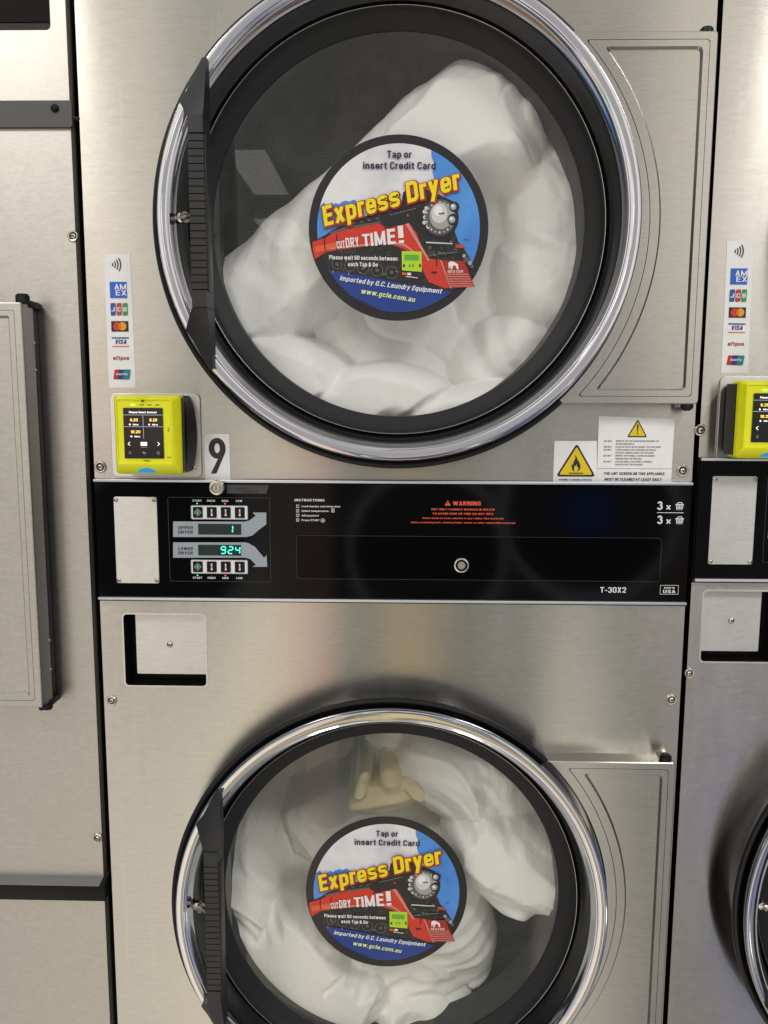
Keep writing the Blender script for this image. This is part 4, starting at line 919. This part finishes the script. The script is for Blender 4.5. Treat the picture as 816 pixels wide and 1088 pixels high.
# ------------------------------------------------------------------ bedding in the drums
def fabric(name, label, cx, cz, groups, lumps, folds, mats, seed, fold_amp, tan=None, R=.258, n=230, y_front=.030):
    """soft pile seen through the door: rounded masses joined softly, with creases running over them"""
    xs = np.linspace(-R, R, n); X, Z = np.meshgrid(xs, xs)
    hs = np.full(X.shape, -9.0); fm = np.zeros(X.shape); who = np.zeros(X.shape, int)
    # domain warp
    W1 = np.zeros(X.shape); W2 = np.zeros(X.shape); C1 = np.zeros(X.shape); C2 = np.zeros(X.shape)
    for i in range(n):
        for j in range(n):
            x, z = X[i, j], Z[i, j]
            p = Vector((x*6, z*6, seed)); W1[i, j] = noise.noise(p); W2[i, j] = noise.noise(p+Vector((9, 3, 1)))
            C1[i, j] = noise.fractal(Vector((x*16+W1[i, j]*1.6, z*16, seed+4)), .7, 2.1, 4)
    gid = np.full(X.shape, -1)
    for k, (lx, lz, a, b_, ang, y0, dep) in enumerate(lumps):
        c, s_ = math.cos(ang), math.sin(ang)
        wa = .012 if folds == 'soft' else .020; xx, zz = X-lx+W1*wa, Z-lz+W2*wa
        u = (xx*c+zz*s_)/a; v = (-xx*s_+zz*c)/b_
        q = 1-(np.abs(u)**2.3+np.abs(v)**2.3)
        h = np.where(q > 0, -y0+dep*np.sqrt(np.clip(q, 0, 1)), -9)
        better = h > hs; who[better] = k
        kk = np.where(gid == groups[k], .022, .005); gid[better] = groups[k]; hh = np.clip(.5+.5*(h-hs)/kk, 0, 1); hs = np.where((h > -5) & (hs > -5), hs*(1-hh)+h*hh+kk*hh*(1-hh)*.6, np.maximum(h, hs))
    # creases: ridged noise stretched along each mass, softly warped
    F = np.zeros(X.shape)
    for i in range(n):
        for j in range(n):
            if hs[i, j] < -5 or X[i, j]**2+Z[i, j]**2 > R*R*1.05: continue
            k = groups[who[i, j]]; ang = (lumps[who[i, j]][4]+.9*W1[i, j]) if folds == 'crumple' else (math.radians(40)-.9*k+1.2*W1[i, j]); c, s_ = math.cos(ang), math.sin(ang)
            x, z = X[i, j]+W2[i, j]*.03, Z[i, j]+W1[i, j]*.03
            u, v = x*c+z*s_, -x*s_+z*c
            if folds == 'soft':
                F[i, j] = fold_amp*(noise.noise(Vector((u*3, v*8, seed+k)))*1.5+noise.noise(Vector((u*5, v*19, seed+9)))*1.0+noise.noise(Vector((u*9, v*36, seed+19)))*.50-max(0, .5-abs(noise.noise(Vector((u*2.5, v*9, seed+30))))*7)*.9)
            else:
                r1 = 1-abs(noise.noise(Vector((u*4.2, v*13, seed+k*1.3))))*1.9
                r2 = 1-abs(noise.noise(Vector((u*10, v*30, seed+20+k))))*1.9
                r3 = 1-abs(noise.noise(Vector((u*21, v*62, seed+40+k))))*1.9
                F[i, j] = fold_amp*(r1*abs(r1)*2.4+r2*.9+r3*.22)
    F = np.where(gid == 9, F*.9, F)
    hs2 = hs+F+C1*fold_amp*.35*(gid != 9)
    hs2 = np.minimum(hs2, -.014-.012*np.tanh(np.maximum(0, -.014-hs2)/.012)*0)
    ins = ok_ = hs > -5
    for _ in range(2 if folds == 'soft' else 1):
        acc = np.where(ins, hs2, 0)*2; cnt = ins*2.0
        for ax in (0, 1):
            for d in (1, -1): acc = acc+np.roll(np.where(ins, hs2, 0), d, ax); cnt = cnt+np.roll(ins, d, ax)
        hs2 = np.where(ins, acc/np.maximum(cnt, 1), hs2)
    idx = -np.ones(X.shape, int); vs = []
    ok = hs > -5
    for i in range(n):
        for j in range(n):
            if X[i, j]**2+Z[i, j]**2 > R*R: continue
            if ok[i, j]: idx[i, j] = len(vs); vs.append((cx+X[i, j], -hs2[i, j], cz+Z[i, j]))
    fs = []; fmi = []
    for i in range(n-1):
        for j in range(n-1):
            q = (idx[i, j], idx[i, j+1], idx[i+1, j+1], idx[i+1, j])
            if min(q) >= 0: fs.append(q); fmi.append(mats[who[i, j]] if isinstance(mats, (list, tuple)) else mats)
    b = MB(); o = 0
    b.v = vs; b.f = fs; b.m = [b.mi(x) for x in fmi]; b.sm = [True]*len(fs)
    # turn the rim of the pile back so that it has a closed, thick edge
    from collections import Counter
    ec = Counter()
    for f in fs:
        for a, c in zip(f, f[1:]+f[:1]): ec[(a, c)] += 1
    rim = [e for e in ec if (e[1], e[0]) not in ec]
    mp = {}
    for a, c in rim:
        for q in (a, c):
            if q not in mp:
                x, yy, z = vs[q]; mp[q] = len(b.v); dx, dz = cx-x, cz-z; b.v.append((x+dx*.04, yy+.05, z+dz*.04))
    for a, c in rim: b.f.append((c, a, mp[a], mp[c])); b.m.append(0); b.sm.append(True)
    ob = b.build(name, None, origin=(cx, .1, cz-.2)); ob['label'] = label; ob['category'] = 'bedding'; ob['group'] = 'bedding tumbling in the dryer drums'
    return ob
zu, zl = .2317, -.6772; dcx = -.0060
def rel(px, py, c_z, y=.05):
    x, z = M(px, py, y); return x-dcx, z-c_z
def lump(px, py, c_z, a, b, ang, y0, dep): x, z = rel(px, py, c_z); return (x, z, a, b, math.radians(ang), .03+(y0-.03)*(.70 if c_z > 0 else .80), dep)
# photograph pixels of the masses seen through the upper pane
U = lambda X, Y: (220+X*.515, 20+Y*.515)
ups = [(95, 570, .112, .086, 41, .165, .118), (180, 500, .112, .086, 41, .165, .118), (262, 436, .112, .086, 41, .165, .118), (335, 372, .112, .086, 41, .165, .118), (405, 310, .112, .086, 41, .165, .118), (470, 255, .112, .086, 41, .165, .118), (530, 222, .112, .086, 41, .165, .118), (590, 218, .088, .088, 0, .165, .115), (545, 430, .10, .10, 0, .245, .09), (735, 400, .085, .130, 16, .215, .11), (745, 545, .100, .115, 50, .20, .11),
       (590, 560, .11, .13, 10, .245, .09), (95, 610, .10, .09, 0, .20, .09), (330, 610, .20, .085, 0, .235, .09), (440, 690, .24, .080, 0, .22, .08), (165, 725, .108, .058, -16, .125, .085), (285, 790, .090, .052, 16, .115, .075), (400, 775, .085, .048, -10, .125, .07), (545, 812, .120, .044, 8, .115, .08), (640, 690, .10, .075, 22, .18, .085)]
lumps = [lump(*U(X, Y), zu, a, b, g, y0, d) for X, Y, a, b, g, y0, d in ups]
fabric('bedding', 'white puffy quilt pressed against the glass of the upper dryer door', dcx, zu, [0]*8+[3, 1, 1, 3, 4, 2, 2, 5, 6, 6, 7, 2], lumps, 'soft', ['cloth_white']*20, 3.3, .0120)
Lw = lambda X, Y: (220+X*.490, 760+Y*.490)
los = [(600, 175, .13, .095, -22, .165, .09), (655, 320, .112, .078, -34, .115, .08), (600, 100, .13, .075, -25, .21, .08), (480, 110, .10, .09, 0, .25, .07), (200, 215, .13, .11, 60, .46, .06), (402, 168, .017, .030, 10, .108, .024), (75, 480, .080, .14, 12, .15, .095), (175, 555, .105, .125, -38, .125, .10),
       (380, 610, .15, .115, 0, .18, .10), (505, 490, .09, .135, 20, .18, .085), (360, 420, .18, .13, 0, .27, .08), (250, 645, .13, .07, 25, .115, .085), (450, 690, .13, .07, -8, .14, .085), (338, 172, .013, .030, -14, .108, .022), (448, 188, .024, .020, -50, .112, .022), (385, 208, .056, .026, 6, .110, .024)]
lumps = [lump(*Lw(X, Y), zl, a, b, g, y0, d) for X, Y, a, b, g, y0, d in los]
mts = ['cloth_cream']*16
for q in (5, 13, 14, 15): mts[q] = 'cloth_tan'
fabric('bedding', 'crumpled cream white sheets with a tan corner tumbling behind the lower dryer door', dcx, zl, [0, 0, 0, 1, 2, 9, 3, 3, 4, 4, 5, 6, 6, 9, 9, 9], lumps, 'crumple', mts, 8.1, .0088)

# ------------------------------------------------------------------ left neighbour
root = thing('washing_machine', 'older mottled steel laundry machine at the left edge with a square hinged door', 'laundry machine', (-.80, 0, -1.20))
xe = -.4222; top, bot = .78, -1.20
x54, zs = M(54, 32)
b = MB()
zA = M(60, 930)[1]
b.flat([rrect(-1.20, xe, zA, top, .0012), rrect(-.80, x54, zs, .56, .006)], 0, 'steel_old', th=.0015)
b.box(xe-.0012, xe, .0004, .030, zA, top, 'steel_old')
b.prism([(xe, -.0, zA), (xe+.0035, .006, zA), (xe+.0035, .006, top), (xe, -.0, top)], [(xe-.001, .004, zA), (xe+.0035, .03, zA), (xe+.0035, .03, top), (xe-.001, .004, top)], 'steel_old')
b.build('front_panel', root)
b = MB(); b.flat([rrect(-1.20, xe, bot, zA-.002, .0012)], 0, 'steel_old', th=.0015)
b.prism([(xe, -.0, bot), (xe+.0035, .006, bot), (xe+.0035, .006, zA-.002), (xe, -.0, zA-.002)], [(xe-.001, .004, bot), (xe+.0035, .03, bot), (xe+.0035, .03, zA-.002), (xe-.001, .004, zA-.002)], 'steel_old')
b.build('lower_panel', root)
b = MB(); b.box(xe+.0005, xe+.0015, .030, .80, bot, top, 'rubber'); b.box(-1.20, -1.198, .004, .80, bot, top, 'steel_old'); b.box(-1.197, xe-.001, .797, .80, bot, top, 'steel_old'); b.box(-1.197, xe-.001, .031, .796, top-.004, top-.001, 'steel_old'); b.build('cabinet', root)
b = MB(); b.flat([rrect(-.81, x54+.01, zs-.01, .57, .006)], .006, 'black_plastic', th=.002); zz = M(30, 22)[1]
b.flat([rrect(-.79, x54-.001, zs+.012, .555, .002)], .0045, 'panel_gloss', th=.001)
b.build('display_window', root)
x1, z0 = M(78.5, 136.5); z1 = M(40, 108)[1]
b = MB(); b.flat([rrect(-1.19, x1, z0, z1, .004)], -.0045, 'bar_grey', th=.0045, bevel=.0006); Bar = b.build('cover_bar', root)
screw(Bar, *M(60, 116.5), .0052, -.0045, 'black_plastic')
b = MB(); cx_, cz_ = M(81, 126); b.tube((x1-.002, -.002, cz_), (x1+.010, .004, cz_), .003, 'rubber'); b.build('link_pin', Bar)
screw(root, *M(78, 251), .0072, washer=True); screw(root, *M(104, 890), .0074, washer=True)
# square door
yd = -.046
ax, az = M(22.5, 321, yd); bx, bz = M(43.5, 752, yd); dxr = (ax+bx)/2+.001
zt, zb = az, bz
b = MB()
def R4(i, r): return rrect(-1.10+i, dxr-i, zb+i, zt-i, r)
b.flat([R4(.0015, .002), R4(.0095, .002)], yd, 'steel_old', th=.001)
b.flat([R4(.0095, .002), R4(.0101, .002)], yd+.0014, 'dark_gap')
b.flat([R4(.0101, .002), R4(.0165, .002)], yd+.0002, 'steel_old', th=.001)
A, Bq = R4(.0165, .002), R4(.0190, .0015); k = len(A)
b.raw([(x, yd+.0002, z) for x, z in A]+[(x, yd+.004, z) for x, z in Bq], [(i, (i+1) % k, k+(i+1) % k, k+i) for i in range(k)], 'steel_old', True)
b.flat([R4(.0188, .0015)], yd+.0042, 'steel_old')
Ls = [[(x, yy, z) for x, z in R4(i, .002)] for i, yy in ((.0015, yd), (.0004, yd+.0005), (0, yd+.0015), (0, yd+.006), (-.0012, yd+.012), (-.0012, -.018))]
n = len(Ls[0]); b.raw([p for l in Ls for p in l], [(q*n+i, q*n+(i+1) % n, (q+1)*n+(i+1) % n, (q+1)*n+i) for q in range(len(Ls)-1) for i in range(n)], 'steel_old', True)
Dd = b.build('door', root)
b = MB(); b.box(-1.09, dxr-.0006, -.0185, -.0002, zb+.001, zt-.001, 'rubber', .002); b.build('door_seal', Dd)
b = MB()
b.tube((dxr-.0035, -.034, zt+.0005), (dxr-.0035, -.034, zt+.0095), .0085, 'rubber', 24); b.tube((dxr-.0035, -.034, zt+.0095), (dxr-.0035, -.034, zt+.0115), .0070, 'rubber', 24)
b.box(dxr-.004, dxr+.0035, -.030, 0, zt-.004, zt+.005, 'rubber', .0015)
b.build('hinge_knob', Dd)
b = MB()
b.tube((dxr-.0010, -.034, zb-.0050), (dxr-.0010, -.034, zb-.0005), .0090, 'rubber', 24); b.tube((dxr-.0010, -.034, zb-.0065), (dxr-.0010, -.034, zb-.0050), .0078, 'chrome', 24)
b.box(dxr-.004, dxr+.0030, -.030, 0, zb-.006, zb+.003, 'rubber', .0015)
b.build('hinge_foot', Dd)
for px, py in ((33, 364), (35.5, 393), (49, 681), (50.5, 712)):
    x, z = M(px, py, -.022); s_ = MB(); s_.tube((dxr-.002, -.019, z), (dxr+.0022, -.019, z), .0020, 'screw_metal', 12); s_.build('screw', Dd)
# lip between the panels
b = MB(); z0, z1, z2 = M(60, 930, 0)[1], M(60, 940.5, -.014)[1], M(60, 957, -.014)[1]; x1 = M(111, 950, -.014)[0]
b.prism([(-1.19, 0, z0), (-1.19, -.014, z1), (-1.19, -.0142, z1-.0006), (-1.19, 0, z1-.0006)], [(x1-.006, 0, z0), (x1-.0075, -.014, z1), (x1-.0075, -.0142, z1-.0006), (x1-.006, 0, z1-.0006)], 'lip_grey')
b.box(-1.19, x1, -.0140, -.0003, z2, z1-.0008, 'black_plastic', .001)
b.prism([(x1-.0072, -.0142, z1-.001), (x1-.004, 0, z0), (x1, 0, z0), (x1, -.0142, z1-.001)], [(x1-.0072, -.012, z1-.003), (x1-.004, .001, z0-.002), (x1, .001, z0-.002), (x1, -.012, z1-.003)], 'black_plastic')
b.build('pull_lip', root)

# ------------------------------------------------------------------ lift everything to its height above the floor
for o in list(COL.objects):
    if o.parent is None and o.type in {'EMPTY', 'MESH'}: o.location.z += CAM_Z
for o in COL.objects:
    if '_o' in o: del o['_o']

# ------------------------------------------------------------------ lighting: shop interior around the camera, ceiling tubes
w = bpy.data.worlds.new('World'); scene.world = w; w.use_nodes = True; nt = w.node_tree; nt.nodes.clear()
out = N(nt, 'ShaderNodeOutputWorld'); bg = N(nt, 'ShaderNodeBackground'); nt.links.new(bg.outputs[0], out.inputs[0])
tc = N(nt, 'ShaderNodeTexCoord'); sx = N(nt, 'ShaderNodeSeparateXYZ'); nt.links.new(tc.outputs['Generated'], sx.inputs[0])
az = math_n(nt, 'ARCTAN2', sx.outputs[0], math_n(nt, 'MULTIPLY', sx.outputs[1], -1.0))
el = sx.outputs[2]
def ramp(fac, stops, interp='LINEAR'):
    cr = N(nt, 'ShaderNodeValToRGB'); nt.links.new(fac, cr.inputs[0]); e = cr.color_ramp.elements; cr.color_ramp.interpolation = interp
    while len(e) < len(stops): e.new(.5)
    for q, (p, c) in zip(e, stops): q.position = p; q.color = (*(c if isinstance(c, tuple) else (c, c, c)), 1)
    return cr.outputs[0]
azn = math_n(nt, 'ADD', math_n(nt, 'MULTIPLY', az, 1/1.4), .5)    # -40deg..+40deg -> 0..1
def A(deg): return .5+math.radians(deg)/1.4
up = ramp(azn, [(0, (.62, .59, .54)), (A(-16.6), (.76, .72, .64)), (A(-15.4), (.34, .345, .325)), (A(0), (.32, .31, .30)), (A(16), (.34, .33, .315)), (A(18), (.80, .75, .66)), (A(28), (.50, .50, .49)), (1, (.35, .35, .36))])
dn = ramp(azn, [(0, (.58, .53, .48)), (A(-19), (.72, .66, .57)), (A(-12), (.86, .78, .64)), (A(-8.5), (.74, .66, .50)), (A(-7.6), (.78, .53, .45)), (A(-5.2), (.62, .42, .36)), (A(-4.6), (.07, .13, .09)), (A(-1.6), (.20, .23, .17)), (A(-.9), (.62, .46, .22)), (A(2.8), (.56, .42, .21)), (A(3.5), (.14, .15, .12)),
                 (A(7.5), (.24, .25, .20)), (A(9.5), (.14, .15, .13)), (A(11), (.15, .16, .14)), (A(11.8), (.88, .83, .69)), (A(15.5), (.52, .49, .42)), (A(17.5), (.22, .215, .20)), (A(24), (.20, .19, .185)), (1, (.2, .2, .2))])
mixed = mixc(nt, ramp(math_n(nt, 'ADD', math_n(nt, 'MULTIPLY', el, 2.5), .5), [(0, 0.0), (.40, 0.0), (.62, 1.0), (1, 1.0)]), dn, up)
# goods on shelves: patches of colour in a belt at and below eye level
cx_ = N(nt, 'ShaderNodeCombineXYZ'); nt.links.new(math_n(nt, 'MULTIPLY', az, 7.0), cx_.inputs[0]); nt.links.new(math_n(nt, 'MULTIPLY', el, 9.0), cx_.inputs[1])
sn = N(nt, 'ShaderNodeVectorMath', operation='FLOOR'); scl = N(nt, 'ShaderNodeVectorMath', operation='MULTIPLY'); scl.inputs[1].default_value = (2.6, 1.35, 1)
nt.links.new(cx_.outputs[0], scl.inputs[0]); nt.links.new(scl.outputs[0], sn.inputs[0]); vo = N(nt, 'ShaderNodeTexWhiteNoise'); nt.links.new(sn.outputs[0], vo.inputs['Vector'])
hv = N(nt, 'ShaderNodeHueSaturation'); hv.inputs['Saturation'].default_value = .8; hv.inputs['Value'].default_value = .8; nt.links.new(vo.outputs['Color'], hv.inputs['Color'])
cells = mixc(nt, .55, hv.outputs[0], (.10, .10, .10))
belt = ramp(math_n(nt, 'ADD', math_n(nt, 'MULTIPLY', el, .5), .5), [(0, 0.0), (.26, 0.0), (.32, 1.0), (.50, 1.0), (.53, 0.0), (1, 0.0)])
nz = N(nt, 'ShaderNodeTexNoise'); nz.inputs['Scale'].default_value = 2.3; nt.links.new(cx_.outputs[0], nz.inputs['Vector'])
beltm = math_n(nt, 'MULTIPLY', math_n(nt, 'MULTIPLY', belt, .30), math_n(nt, 'GREATER_THAN', nz.outputs['Fac'], .50))
env = mixc(nt, beltm, mixed, cells)
# round doors of the machines across the aisle, and a blue spot added for reflections
for a0, e0, rr in ((13.5, -7.0, .105), (-17, -9, .11), (2, -10, .10), (33, -8, .10), (-36, -8, .10)):
    da = math_n(nt, 'SUBTRACT', az, math.radians(a0)); de = math_n(nt, 'SUBTRACT', el, math.sin(math.radians(e0)))
    r_ = math_n(nt, 'SQRT', math_n(nt, 'ADD', math_n(nt, 'MULTIPLY', da, da), math_n(nt, 'MULTIPLY', de, de)))
    ringm = math_n(nt, 'LESS_THAN', math_n(nt, 'ABSOLUTE', math_n(nt, 'SUBTRACT', r_, rr)), .006)
    disc = math_n(nt, 'LESS_THAN', r_, rr*.93)
    env = mixc(nt, disc, env, (.10, .10, .11)); env = mixc(nt, ringm, env, (.6, .6, .65))
    env = mixc(nt, math_n(nt, 'LESS_THAN', r_, rr*.33), env, (.06, .12, .38)) if a0 == 13.5 else env
# coloured patches added for the chrome to mirror, mostly blue, low on the right
for a0, wd, e0, eh, cc in ((25.2, 2.4, -.47, .050, (.02, .06, .34)), (25.2, 2.4, -.545, .012, (1.2, 1.25, 1.4)), (25.4, 2.2, -.60, .022, (.02, .06, .32)), (-28, 3, -.05, .03, (.05, .45, .30)), (-21, 2.2, -.02, .04, (.8, .35, .2))):
    inx = math_n(nt, 'LESS_THAN', math_n(nt, 'ABSOLUTE', math_n(nt, 'SUBTRACT', az, math.radians(a0))), math.radians(wd))
    iny = math_n(nt, 'LESS_THAN', math_n(nt, 'ABSOLUTE', math_n(nt, 'SUBTRACT', el, e0)), eh)
    env = mixc(nt, math_n(nt, 'MULTIPLY', inx, iny), env, cc)
# wide directions: darker to the sides (rows of machines), pale ceiling, grey floor
side = ramp(math_n(nt, 'ABSOLUTE', math_n(nt, 'DIVIDE', az, PI)), [(0, 0.0), (.20, 0.0), (.30, 1.0), (1, 1.0)])
sidec = mixc(nt, .35, (.085, .088, .095), cells)
env = mixc(nt, side, env, sidec)
ceil = ramp(el, [(0, 0.0), (.42, 0.0), (.55, 1.0), (1, 1.0)])
wv = N(nt, 'ShaderNodeMath'); 
upw = mixc(nt, side, up, (.42, .43, .45)); env = mixc(nt, ceil, env, mixc(nt, .72, (.46, .47, .49), upw))
flo = ramp(math_n(nt, 'MULTIPLY', el, -1.0), [(0, 0.0), (.62, 0.0), (.72, 1.0), (1, 1.0)])
dnw = mixc(nt, side, dn, (.22, .22, .22)); env = mixc(nt, flo, env, mixc(nt, .75, (.28, .27, .26), dnw))
nt.links.new(env, bg.inputs[0]); bg.inputs[1].default_value = 1.22
def tube_light(x, y, z, sx_, sy_, power, tilt=0, col=(1, .97, .92)):
    l = bpy.data.lights.new('ceiling_tube', 'AREA'); l.shape = 'RECTANGLE'; l.size = sx_; l.size_y = sy_; l.energy = power; l.color = col
    o = bpy.data.objects.new('ceiling_tube', l); COL.objects.link(o); o.location = (x, y, z+CAM_Z); o.rotation_euler = (tilt, 0, 0); return o
tube_light(-1.9, -2.4, 2.25, .85, .6, 19, math.radians(38))
tube_light(2.1, -2.4, 2.25, .85, .6, 27, math.radians(38))
tube_light(-.98, -4.3, 1.56, .26, 1.0, 1.1, math.radians(0))
tube_light(-1.12, -6.3, 1.60, .36, 1.2, 1.9, math.radians(0))

# ------------------------------------------------------------------ render
scene.render.engine = 'CYCLES'; scene.cycles.samples = 128; scene.cycles.use_denoising = True
scene.cycles.max_bounces = 10; scene.cycles.transparent_max_bounces = 12; scene.cycles.caustics_reflective = False; scene.cycles.caustics_refractive = False
scene.render.resolution_x = 768; scene.render.resolution_y = 1024
scene.view_settings.view_transform = 'Standard'; scene.view_settings.look = 'None'; scene.view_settings.exposure = 0.50; scene.view_settings.gamma = 1
